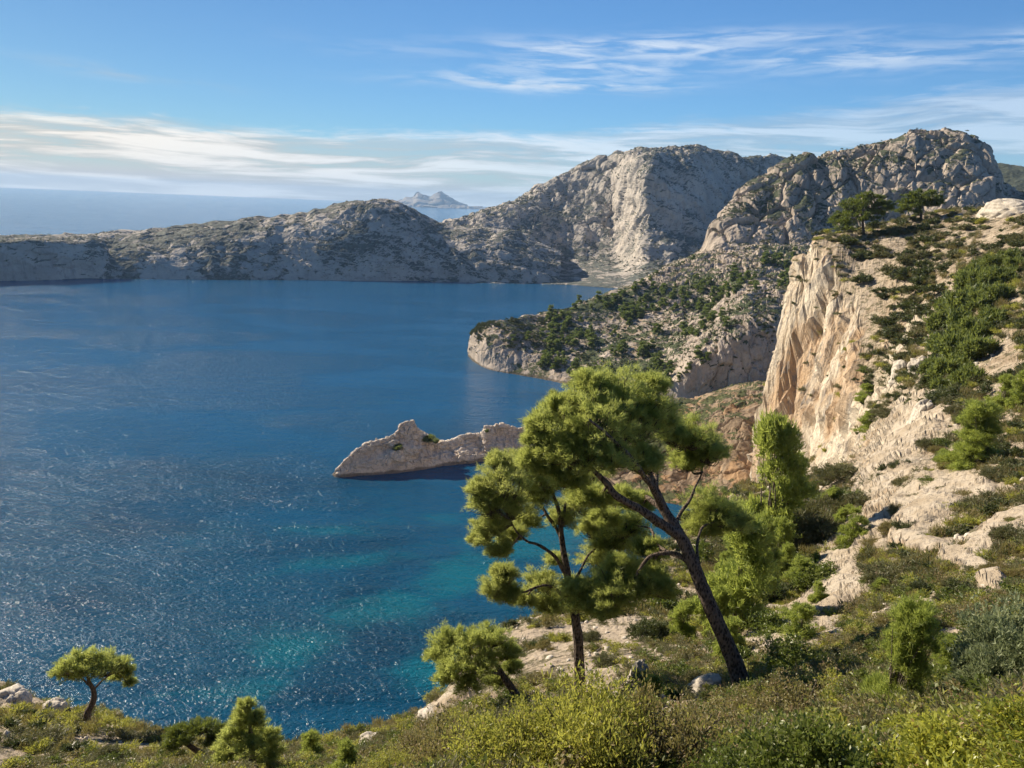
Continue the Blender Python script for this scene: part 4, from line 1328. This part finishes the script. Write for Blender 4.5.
# hand-placed shrubs and young pines --------------------------------------------------
HP = [
    # bottom edge, closest
    ('mastic', 985, 815, 95, 'mastic_bush', 'large glossy yellow-green mastic bush filling the bottom right corner', .8),
    ('mastic', 905, 800, 80, 'mastic_bush', 'glossy mastic bush directly left of the bottom right corner bush', .75),
    ('mastic', 1060, 770, 80, 'mastic_bush', 'glossy mastic bush cut by the right edge under the pale juniper', .85),
    ('kermes', 830, 822, 56, 'oak_bush', 'dense small-leaved evergreen bush at the bottom edge left of the mastic', .8),
    ('kermes', 740, 812, 50, 'oak_bush', 'dark leafy oak bush at the bottom edge below the leaning pine trunk', .75),
    ('heath', 660, 800, 58, 'heath_bush', 'brown twiggy heath at the bottom edge, straight below the sandy hollow', 1.0),
    ('broom', 590, 800, 58, 'broom_bush', 'yellow-green upright broom at the bottom edge below the upright pine', 1.15),
    ('broom', 520, 800, 50, 'broom_bush', 'yellow-green broom bush at the bottom edge left of its taller twin', 1.0),
    ('heath', 455, 795, 45, 'heath_bush', 'olive brown heath at the bottom edge under the rim pine', .9),
    ('broom', 400, 790, 38, 'broom_bush', 'soft yellow-green bush at the bottom edge right of the bright small pine', .8),
    ('heath', 805, 735, 48, 'heath_bush', 'dry rust-tinted heath between the leaning trunk and the bright young pine', .85),
    ('heath', 715, 750, 40, 'heath_bush', 'brown thorny scrub with dead leaves at the foot of the leaning trunk', .8),
    ('heath', 640, 745, 38, 'heath_bush', 'dry brown heath with pale dead leaves, left of the foot of the leaning trunk', .8),
    ('broom', 560, 745, 36, 'broom_bush', 'upright yellow-green broom just below the upright pine trunk', 1.0),
    ('nearpine', 886, 728, 46, 'young_pine', 'bright green young pine with grey stems in front of the pale ledge', 1.25),
    ('nearpine', 940, 690, 30, 'young_pine', 'small rounded bright green pine left of the pale juniper', .75),
    ('juniper', 1018, 700, 60, 'juniper_bush', 'pale grey-green juniper bush at the right edge', 1.3),
    ('heath', 965, 712, 36, 'heath_bush', 'greyish dry heath at the foot of the pale juniper', .8),
    ('midgreen', 800, 672, 40, 'oak_bush', 'dark green bush in shade below the long pale ledge', .7),
    ('midgreen', 745, 672, 28, 'oak_bush', 'dark green bush just right of the leaning trunk base', .8),
    ('midbrown', 855, 652, 22, 'heath_bush', 'small dark dry bush on the lower end of the pale ledge', .7),
    ('nearpine', 655, 700, 20, 'young_pine', 'small bright green pine shrub beside the upright white boulder', .7),
    ('midolive', 698, 688, 22, 'olive_bush', 'olive bush left of the white boulder at the leaning trunk', .9),
    ('heath', 600, 735, 30, 'heath_bush', 'brown leafy bush between the upright pine trunk and the white boulders', .9),
    ('heath', 760, 735, 38, 'heath_bush', 'reddish brown bush just right of the foot of the leaning trunk', .9),
    ('broom', 680, 790, 44, 'broom_bush', 'light green leafy bush at the bottom edge under the leaning trunk foot', .95),
    ('heath', 850, 745, 36, 'heath_bush', 'dry golden heath in front of the grey-stemmed young pine', .85),
    ('midolive', 500, 730, 26, 'olive_bush', 'soft olive bush below the rim pine trunk', .9),
    ('heath', 545, 795, 40, 'heath_bush', 'brown dry bush between the two yellow-green brooms at the bottom edge', .9),
    ('mastic', 930, 760, 46, 'mastic_bush', 'glossy mastic bush behind the corner bushes, below the small rounded pine', .8),
    ('broom', 470, 765, 34, 'broom_bush', 'light green bush at the bottom, straight below the rim pine', .9),
    ('heath', 420, 765, 28, 'heath_bush', 'olive brown bush at the bottom left of the rim rocks', .8),
    ('midolive', 575, 700, 18, 'olive_bush', 'low olive bush at the foot of the upright pine', .7),
    ('midolive', 610, 665, 18, 'olive_bush', 'round olive bush on the sandy slope right of the upright pine', .8),
    ('midbrown', 545, 650, 14, 'heath_bush', 'dry bush on the sandy slope left of the upright pine', .8),
    ('midbrown', 540, 680, 12, 'heath_bush', 'small dry bush low on the sandy slope beside the rim pine', .8),
    ('midolive', 590, 640, 14, 'olive_bush', 'small olive bush high on the sandy slope behind the upright pine', .8),
    # green gully below the cliff
    ('midpine', 768, 560, 40, 'young_pine', 'tall bright pine at the cliff foot, highest of the gully pines', 1.6),
    ('midpine', 738, 628, 42, 'young_pine', 'feathery pale green pine right of the leaning trunk', 1.25),
    ('midpine', 712, 640, 20, 'young_pine', 'narrow bright pine hugging the leaning trunk on its right', 1.3),
    ('midolive', 808, 545, 38, 'olive_bush', 'large grey-olive bush right of the tall cliff-foot pine', 1.1),
    ('midpine', 800, 590, 20, 'young_pine', 'yellow-green pine shrub below the large grey-olive gully bush', .8),
    ('midpine', 852, 545, 19, 'young_pine', 'bright green pine shrub left of the cream outcrop on the slope', .95),
    ('midgreen', 822, 585, 26, 'oak_bush', 'dark bush in the shaded notch above the pale ledge', .8),
    ('midpine', 795, 640, 26, 'young_pine', 'bright pine shrub touching the upper side of the pale ledge', .8),
    ('midolive', 845, 480, 28, 'olive_bush', 'grey-olive bush at the right foot of the cliff face', .7),
    ('midolive', 868, 505, 24, 'olive_bush', 'olive bush above the cream outcrop on the slope', .7),
    ('middark', 775, 600, 24, 'dark_bush', 'dark bush deep in the gully between the bright pines', .9),
    ('midpine', 680, 640, 22, 'young_pine', 'bright bush visible left of the leaning trunk at mid height', .9),
    ('middark', 650, 640, 28, 'dark_bush', 'dark shaded bush behind the crown gap left of the leaning trunk', 1.0),
    ('midgreen', 665, 605, 26, 'oak_bush', 'mid green bush behind the leaning trunk on the gully edge', 1.0),
    ('midpine', 790, 500, 24, 'young_pine', 'bright pine between the tall cliff-foot pine and the cliff', 1.1),
    ('midolive', 826, 520, 26, 'olive_bush', 'tall grey-olive bush against the base of the cliff', 1.1),
    ('midpine', 752, 585, 26, 'young_pine', 'pale feathery pine directly below the tall cliff-foot pine', 1.2),
    ('midgreen', 775, 640, 30, 'oak_bush', 'green leafy bush at the lower end of the gully', .9),
    ('midpine', 728, 660, 24, 'young_pine', 'bright green pine at the gully bottom, right beside the trunk', 1.1),
    ('middark', 722, 600, 22, 'dark_bush', 'dark bush at the gully edge just right of the trunk', 1.0),
    ('midolive', 735, 560, 28, 'olive_bush', 'grey-olive bush uphill of the feathery pale green pine', .9),
    ('midgreen', 850, 508, 22, 'oak_bush', 'leafy green bush between the two olive bushes at the cliff foot', .9),
    ('midpine', 815, 610, 18, 'young_pine', 'small bright pine above the upper bend of the pale ledge', .9),
    ('midpine', 778, 572, 26, 'young_pine', 'broad yellow-green pine in the middle of the gully', 1.0),
    ('midgreen', 708, 560, 24, 'oak_bush', 'green bush on the gully lip behind the upper trunk', .9),
    # right-hand slope
    ('nearpine', 978, 470, 36, 'young_pine', 'large dark green pine bush on the right slope below the twin young pines', .85),
    ('midpine', 1000, 412, 17, 'young_pine', 'left one of the twin bright young pines on the right slope', 1.1),
    ('midpine', 1020, 412, 17, 'young_pine', 'right one of the twin bright young pines, cut by the frame', 1.15),
    ('midolive', 893, 585, 32, 'olive_bush', 'wide olive-grey bush across the middle of the bare slope', .75),
    ('midpine', 878, 600, 15, 'young_pine', 'bright green shrub at the left end of the wide olive-grey bush', .8),
    ('midolive', 990, 508, 28, 'olive_bush', 'olive bush beneath the large dark green pine bush', .7),
    ('midpine', 940, 470, 12, 'young_pine', 'small light green shrub left of the large dark green pine bush', .9),
    ('middark', 950, 405, 24, 'dark_bush', 'dark wide bush uphill of the light green shrub', .8),
    ('middark', 970, 600, 30, 'dark_bush', 'dark green wide bush on the bare slope above the pale juniper', .7),
    ('midbrown', 905, 630, 30, 'heath_bush', 'rusty brown bush below the wide olive-grey bush', .75),
    ('midpine', 925, 612, 12, 'young_pine', 'low fresh green shrub between the rusty bush and the dark wide bush', .5),
    ('midolive', 1015, 545, 24, 'olive_bush', 'dry olive bush at the right edge on cream rock', .8),
    ('midpine', 867, 402, 15, 'cliff_pine', 'windswept green pine clinging to the cliff rim', .6),
    ('midpine', 870, 432, 17, 'cliff_pine', 'low spreading pine on the cliff face below the windswept one', .6),
    ('fargreen', 866, 372, 9, 'cliff_shrub', 'green shrub hanging on the upper rim of the cliff', .6),
    ('middark', 938, 388, 22, 'dark_bush', 'dark rounded bush just above the pale upright rocks', .8),
    # bottom left rim
    ('middark', 357, 740, 12, 'dark_bush', 'small dark round bush at the rim against the water', 1.2),
    ('midolive', 386, 742, 14, 'olive_bush', 'pale rounded bush right of the small dark round rim bush', .9),
    ('midpine', 312, 762, 22, 'young_pine', 'light green bushy pine right of the cone-shaped young pine', .75),
    ('midpine', 345, 775, 20, 'young_pine', 'bright yellow-green small pine at the bottom edge', .8),
    ('midolive', 40, 748, 24, 'olive_bush', 'olive scrub dome below the lone flat-topped pine', .7),
    ('midolive', 100, 765, 24, 'olive_bush', 'olive scrub dome at the bottom edge left of the low dark pine', .7),
]
for h in HP:
    if 700 < h[1] < 860 and 500 < h[2] < 650 and 'small' not in h[5]:
        h = (h[0], h[1], h[2] + 4, h[3] * 1.22) + h[4:]
    if h[0] == 'mastic':
        h = (h[0], h[1], h[2] + 6) + h[3:]
    elif h[2] > 730 and h[1] > 395:
        h = (h[0], h[1], h[2], h[3] * 1.22, h[4], h[5], h[6] * 1.1)
    if h[2] > 755 and h[1] > 440 and h[0] != 'mastic':
        h = (h[0], h[1], h[2], h[3] * 1.15, h[4], h[5], h[6] * 1.25)
    put_px(h[0], h[1], h[2], h[3], h[4], h[5], 'pine shrub' if 'pine' in h[4] else 'shrub', sz=h[6])

# pines in the long green belt climbing the right slope
for i, (x, y, rp) in enumerate([(950, 318, 14), (966, 312, 15), (984, 308, 13), (998, 300, 11), (958, 340, 15), (976, 338, 14), (992, 325, 11), (945, 352, 14), (962, 362, 16), (980, 356, 12), (948, 378, 15),
                                (966, 384, 13), (940, 332, 11), (970, 290, 12), (986, 286, 12), (1002, 282, 9), (1006, 262, 9), (1016, 268, 8), (990, 268, 9), (974, 274, 9), (930, 372, 10), (944, 392, 10)]):
    put_px('fargreen', x, y + 4, rp * 1.3, 'belt_pine', 'green pine in the dense belt climbing the right slope', 'pine shrub', 'pines in the green belt on the right slope', sz=1.5)

# bushes on the plateau round the two pines
for i in range(90):
    x, y = random.uniform(838, 1024), random.uniform(222, 262)
    if random.random() < (x - 900) / 250:
        continue
    put_px(random.choice(['farbush', 'farbush', 'farolive']), x, y, random.uniform(4, 11), 'plateau_bush', 'dark low bush on the cliff-top plateau near the two pines', 'shrub', 'low bushes on the cliff-top plateau', sz=.8)

# dark bushes on the plateau slope above the cliff rim
for i in range(110):
    x, y = random.uniform(860, 945), random.uniform(262, 410)
    if x < 868 + (y - 262) * 0.22 and random.random() < 0.85:
        continue
    put_px(random.choice(['farbush', 'farbush', 'farolive']), x, y, random.uniform(6, 15), 'rim_bush', 'dark bush on the rocky slope between the cliff rim and the green belt', 'shrub', 'bushes above the cliff rim', sz=.75)


# shrubs dotted over the bare right-hand slope and the scrub below it
for i in range(85):
    x, y = random.uniform(870, 1024), random.uniform(405, 660)
    if path_dist(np.array(x), np.array(y), [(905, 432), (880, 470), (868, 520), (838, 575)]) < 16 or (y > 600 and x < 900):
        continue
    put_px(random.choice(['midolive', 'midolive', 'middark', 'midgreen', 'midbrown', 'midbrown']), x, y, random.uniform(7, 20), 'slope_bush', 'low rounded bush on the pale stony slope right of the cliff', 'shrub', 'bushes dotted over the right slope', sz=.75)
for i in range(45):
    x, y = random.uniform(690, 870), random.uniform(500, 660)
    if x > 800 and y > 560 + (870 - x) * 0.2:
        continue
    put_px(random.choice(['midolive', 'midpine', 'midpine', 'middark', 'midgreen']), x, y, random.uniform(8, 19), 'gully_bush', 'green bush in the thicket filling the gully under the cliff', 'shrub', 'thicket in the gully under the cliff', sz=.95)


# ------------------------------------------------------------------ pines of the middle headland
BH = bvh(TERR['headland'], 2)
n = 0
tries = 0
while n < 285 and tries < 9000:
    tries += 1
    x, y = random.uniform(505, 800), random.uniform(245, 395)
    dens = 0.30 + 1.7 * perlin(np.array([[x / 32.0, y / 20.0, 3.3]]))[0]
    band = math.exp(-((y - (345 - (x - 560) * 0.42)) / 26.0) ** 2)
    if random.random() > dens * (0.35 + band):
        continue
    h = hit(x, y, BH)
    if h is None or h[0][2] < 4 or h[1][2] < 0.45:
        continue
    put('farpine', h[0], random.uniform(2.6, 4.7), 'headland_pine', 'small dark green pine in the woods on the middle headland', 'pine tree', 'pines on the middle headland', sz=random.uniform(.6, .9))
    n += 1
print('headland pines', n)


# ------------------------------------------------------------------ ground cover too dense to count: one mesh per terrain
def scatter_mesh(name, pos, rad, key, kind='stuff', sz=0.8):
    """one mesh out of many small tufts"""
    Vs, Fs, Ms, o = [], [], [], 0
    tmpl = []
    for me_ in BM[key]:
        v = np.empty(len(me_.vertices) * 3, np.float32)
        me_.vertices.foreach_get('co', v)
        f = np.empty(len(me_.loops), np.int32)
        me_.loops.foreach_get('vertex_index', f)
        mi = np.empty(len(me_.polygons), np.int32)
        me_.polygons.foreach_get('material_index', mi)
        tmpl.append((v.reshape(-1, 3), f.reshape(-1, 3), mi))
    for i, (p, r) in enumerate(zip(pos, rad)):
        v, f, mi = tmpl[i % len(tmpl)]
        a = rng.uniform(0, 6.28)
        c, s = math.cos(a), math.sin(a)
        Rm = np.array([[c, -s, 0], [s, c, 0], [0, 0, 1]])
        Vs.append((v * np.array([1, 1, sz]) @ Rm.T) * r + p)
        Fs.append(f + o)
        Ms.append(mi)
        o += len(v)
    mats = [m_ for m_ in BM[key][0].materials]
    me_ = mesh_np(name, np.concatenate(Vs), np.concatenate(Fs), mats, smooth_sh=False, mat_idx=np.concatenate(Ms))
    return tag(link(name, me_), kind=kind)


variants('tuft', 4, 'olive', 'dome', 3, 5, 5, 0.42, 0.07, 3, height=0.7, twigs=0)
variants('tuftdark', 4, 'dark', 'dome', 3, 5, 6, 0.36, 0.12, 3, height=0.7, twigs=0)
variants('tuftbrown', 4, 'brown', 'upright', 3, 5, 4, 0.55, 0.05, 3, height=0.7, twigs=0)
variants('tuftgreen', 3, 'yellow', 'dome', 3, 5, 6, 0.40, 0.07, 3, height=0.8, twigs=0)
variants('neartuft', 3, 'olive', 'dome', 3, 9, 8, 0.15, 0.030, 3, height=0.7, twigs=6)
variants('neardark', 3, 'green', 'leaf', 3, 9, 16, 0.14, 0.075, height=0.7, twigs=4)
variants('nearbrown', 3, 'brown', 'leaf', 3, 9, 14, 0.13, 0.060, height=0.7, twigs=24)
variants('neargreen', 3, 'yellow', 'leaf', 3, 9, 16, 0.14, 0.060, height=0.8, twigs=6)
BARE = [(915, 470, 42, 26), (905, 515, 45, 24), (850, 590, 50, 16), (800, 635, 50, 14), (1000, 535, 30, 16), (880, 545, 20, 12), (565, 655, 75, 28), (480, 690, 34, 22), (620, 640, 30, 20), (905, 315, 40, 14), (1005, 240, 22, 10), (920, 262, 30, 8),
        (1005, 360, 18, 40), (925, 400, 22, 9), (430, 712, 18, 8), (530, 640, 30, 12), (600, 690, 30, 14)]
npos = {k: ([], []) for k in ('tuft', 'tuftdark', 'tuftbrown', 'tuftgreen', 'neartuft', 'neardark', 'nearbrown', 'neargreen')}
Gf = NEAR
nn = grid_normals(Gf)
PX, PY = project(Gf)
rdG = np.broadcast_to(rG, PX.shape)
ok = (Gf[..., 1] > 1.0) & (PX > -260) & (PX < 1420) & (PY < 980) & (PY > 195) & (nn[..., 2] > 0.45) & (rdG > 3.5) & (rdG < 300)
ii, jj = np.nonzero(ok)
# weight by projected width so the tufts spread evenly over the ground as seen
pick = rng.integers(0, len(ii), 90000)
got = 0
dns = perlin(Gf[ii[pick], jj[pick]] / (2.0 + rdG[ii[pick], jj[pick]] * 0.05)[:, None])
for q_i, q in enumerate(pick):
    i, j = ii[q], jj[q]
    x, y, r = PX[i, j], PY[i, j], rdG[i, j]
    bare = ledge[i, j] > 0.35 or any(((x - a) / c) ** 2 + ((y - b) / d) ** 2 < 1 for a, b, c, d in BARE)
    dn = dns[q_i]
    if dn < (-0.05 if not bare else 0.48) + (-0.24 if r > 90 else -0.06 if r > 26 else -0.22):
        continue
    if (x < -60 or x > 1085) and rng.random() < 0.35:
        continue
    # skip most columns where they are denser than the eye needs
    if 740 < x < 900 and rng.random() < 0.45:
        continue
    p = Gf[i, j] + rng.normal(size=3) * np.array([0.03, 0.03, 0]) * r * 0.1
    size = rng.uniform(0.18, 0.5) * (0.55 + min(r, 150) / 50)
    if r < 26 and rng.random() < 0.38:
        continue
    if r < 26:
        if r < 12 and rng.random() < 0.45:
            continue
        size = rng.uniform(0.14, 0.42) * (0.8 + r / 40)
        k = rng.choice(['neartuft', 'neardark', 'nearbrown', 'neargreen'], p=[0.27, 0.26, 0.27, 0.20])
        npos[k][0].append(p)
        npos[k][1].append(size)
        got += 1
        continue
    k = rng.choice(['tuft', 'tuftdark', 'tuftbrown', 'tuftgreen'], p=[0.38, 0.26, 0.2, 0.16] if r > 45 else [0.30, 0.18, 0.27, 0.25])
    npos[k][0].append(p)
    npos[k][1].append(size)
    got += 1
    if got > 17500:
        break
print('tufts', got, {k: len(v[0]) for k, v in npos.items()}, flush=True)
for k, nm in (('tuft', 'low_scrub'), ('tuftdark', 'dark_scrub'), ('tuftbrown', 'dry_scrub'), ('tuftgreen', 'green_scrub'), ('neartuft', 'low_scrub'), ('neardark', 'dark_scrub'), ('nearbrown', 'dry_scrub'), ('neargreen', 'green_scrub')):
    scatter_mesh(nm, npos[k][0], npos[k][1], k)


# scrub on the middle headland and the far shores
def far_scrub(name, Gt, n, rmin, rmax, key='tuftdark', zmin=8, nz=0.35, scale=1.0, thr=0.0):
    nn_ = grid_normals(Gt)
    o_ = (nn_[..., 2] > nz) & (Gt[..., 2] > zmin)
    d_ = np.sum((CO - Gt) * nn_, -1) > -20.0 * 0
    i_, j_ = np.nonzero(o_)
    q_ = rng.integers(0, len(i_), n)
    p_ = Gt[i_[q_], j_[q_]]
    dn_ = perlin(p_ / scale)
    p_ = p_[dn_ > thr]
    scatter_mesh(name, p_ + rng.normal(size=p_.shape) * 0.5, rng.uniform(rmin, rmax, len(p_)), key)


far_scrub('headland_scrub', TERR['headland'], 7500, 0.6, 1.6, zmin=7, scale=14, thr=0.0)
far_scrub('far_scrub', TERR['far_headland'], 1800, 0.9, 1.8, zmin=10, scale=60, thr=-0.15)
far_scrub('hill_scrub', TERR['far_hill'], 4000, 1.2, 2.6, zmin=12, scale=90, thr=-0.1)
far_scrub('massif_scrub', TERR['massif'], 2500, 0.8, 2.0, zmin=70, scale=50, thr=0.0)


# ------------------------------------------------------------------ rocks
STONE = rock_mat('pale_stone', (0.70, 0.63, 0.53), (0.52, 0.46, 0.38), (0.15, 0.13, 0.11), size=1.6, bump=0.8)


def ico(sub):
    import bmesh
    bm = bmesh.new()
    bmesh.ops.create_icosphere(bm, subdivisions=sub, radius=1.0)
    v = np.array([q.co[:] for q in bm.verts])
    f = np.array([[q.index for q in p.verts] for p in bm.faces])
    bm.free()
    return v, f


IV, IF = ico(5)


def boulder(px, py, sx, sy, sz, label, name='boulder', rotz=None, group=None, mat=STONE, tilt=0.0, cat='rock'):
    h = hit(px, py)
    if h is None:
        print('MISS rock', px, py)
        return
    s = h[2] / F
    off = rng.uniform(0, 90)
    v = IV * np.array([1, 1, 0.9])
    v = np.sign(v) * np.abs(v) ** 0.8                     # blockier
    dn = fbm(v * 1.1 + off, 6, 0.55, True) * 0.28 + 0.25 * perlin(v * 0.8 + off)
    st = np.abs(((v[:, 2] * 3 + 0.6 * perlin(v * 1.3 + off)) % 1) - 0.5) * 0.10
    wv_, we_ = worley(v * 1.25 + off)
    dn = dn * 0.6 + 0.16 * wv_ - 0.14 * (1 - smooth(we_, 0, 0.12))
    v = v * (1 + dn + st)[:, None] * np.array([sx, sy, sz]) * s
    if tilt:
        c, q = math.cos(tilt), math.sin(tilt)
        v = v @ np.array([[c, 0, q], [0, 1, 0], [-q, 0, c]]).T
    me_ = mesh_np(name, v, IF, mat, smooth_sh=False)
    o_ = link(name, me_, loc=Vector(h[0]))
    o_.rotation_euler[2] = rotz if rotz is not None else rng.uniform(0, 6.28)
    tag(o_, label, cat, group)
    return o_


boulder(704, 692, 19, 12, 10, 'pale grey boulder at the foot of the leaning pine', rotz=0.5, tilt=-0.4)
boulder(637, 684, 8, 8, 24, 'upright white boulder left of the leaning trunk', name='standing_stone', rotz=0.2, tilt=0.15)
boulder(12, 700, 11, 10, 9, 'grey rock at the left edge above the sea')
boulder(54, 712, 8, 8, 9, 'pale sunlit rock beside the lone flat-topped pine')
boulder(372, 746, 12, 9, 9, 'grey rock between the two rounded rim bushes', rotz=0)
boulder(434, 718, 16, 12, 8, 'white rock on the rim below the rim pine', rotz=0.4)
boulder(902, 375, 8, 8, 13, 'pale upright rock above the cliff rim, left one of two', name='standing_stone', rotz=0)
boulder(919, 372, 8, 8, 13, 'pale upright rock above the cliff rim, right one of two', name='standing_stone', rotz=0.5)
boulder(920, 420, 7, 8, 17, 'narrow pale rock fin leaning right above the bare slope', name='rock_fin', rotz=0.0, tilt=0.35)
boulder(640, 765, 14, 10, 5, 'small white stone flush with the scrub at the bottom')
boulder(930, 645, 12, 10, 7, 'grey stone under the rusty brown bush')
boulder(1012, 213, 22, 14, 12, 'pale rock knob on the skyline at the right edge')
# loose stones: nobody could count them
Vs, Fs, o_ = [], [], 0
sv, sf = ico(1)
cnt = 0
for q in rng.integers(0, len(ii), 16000):
    i, j = ii[q], jj[q]
    x, y, r = PX[i, j], PY[i, j], rdG[i, j]
    if r > 130 or (740 < x < 900 and rng.random() < 0.6):
        continue
    v = sv * (1 + 0.35 * rng.normal(size=(len(sv), 1))) * rng.uniform(0.5, 1.3, 3) * rng.uniform(0.02, 0.10) * (0.6 + r / 35)
    Vs.append(v + Gf[i, j])
    Fs.append(sf + o_)
    o_ += len(v)
    cnt += 1
    if cnt > 5000:
        break
tag(link('loose_stones', mesh_np('loose_stones', np.concatenate(Vs), np.concatenate(Fs), STONE, smooth_sh=False)), kind='stuff')

for (x, y, rp, lab) in ((398, 449, 6, 'dark round bush on the left flank of the islet'), (427, 441, 9, 'dark bush behind the summit block of the islet'), (436, 443, 6, 'small bush in the saddle of the islet'), (487, 432, 3, 'tiny bush on the low right ridge of the islet')):
    put_px('fargreen', x, y, rp, 'islet_bush', lab, 'shrub', sz=1.0, bv=bvh(TERR['islet'], 2))

# ------------------------------------------------------------------ haze: the air over the bay
import bmesh
bm = bmesh.new()
bmesh.ops.create_cube(bm, size=1.0)
me = bpy.data.meshes.new('haze')
bm.to_mesh(me)
bm.free()
hz, ht = new_mat('haze_air')
pv = ht.n('ShaderNodeVolumePrincipled', Color=(0.42, 0.66, 1.0), Density=HAZE, Anisotropy=0.12)
ho = ht.n('ShaderNodeOutputMaterial')
hz.node_tree.links.new(pv.outputs[0], ho.inputs['Volume'])
me.materials.append(hz)
o = tag(link('haze', me, loc=(0, 0, 155.0)), kind='stuff')
o.scale = (43000, 43000, 2 * 170.0 + 8)
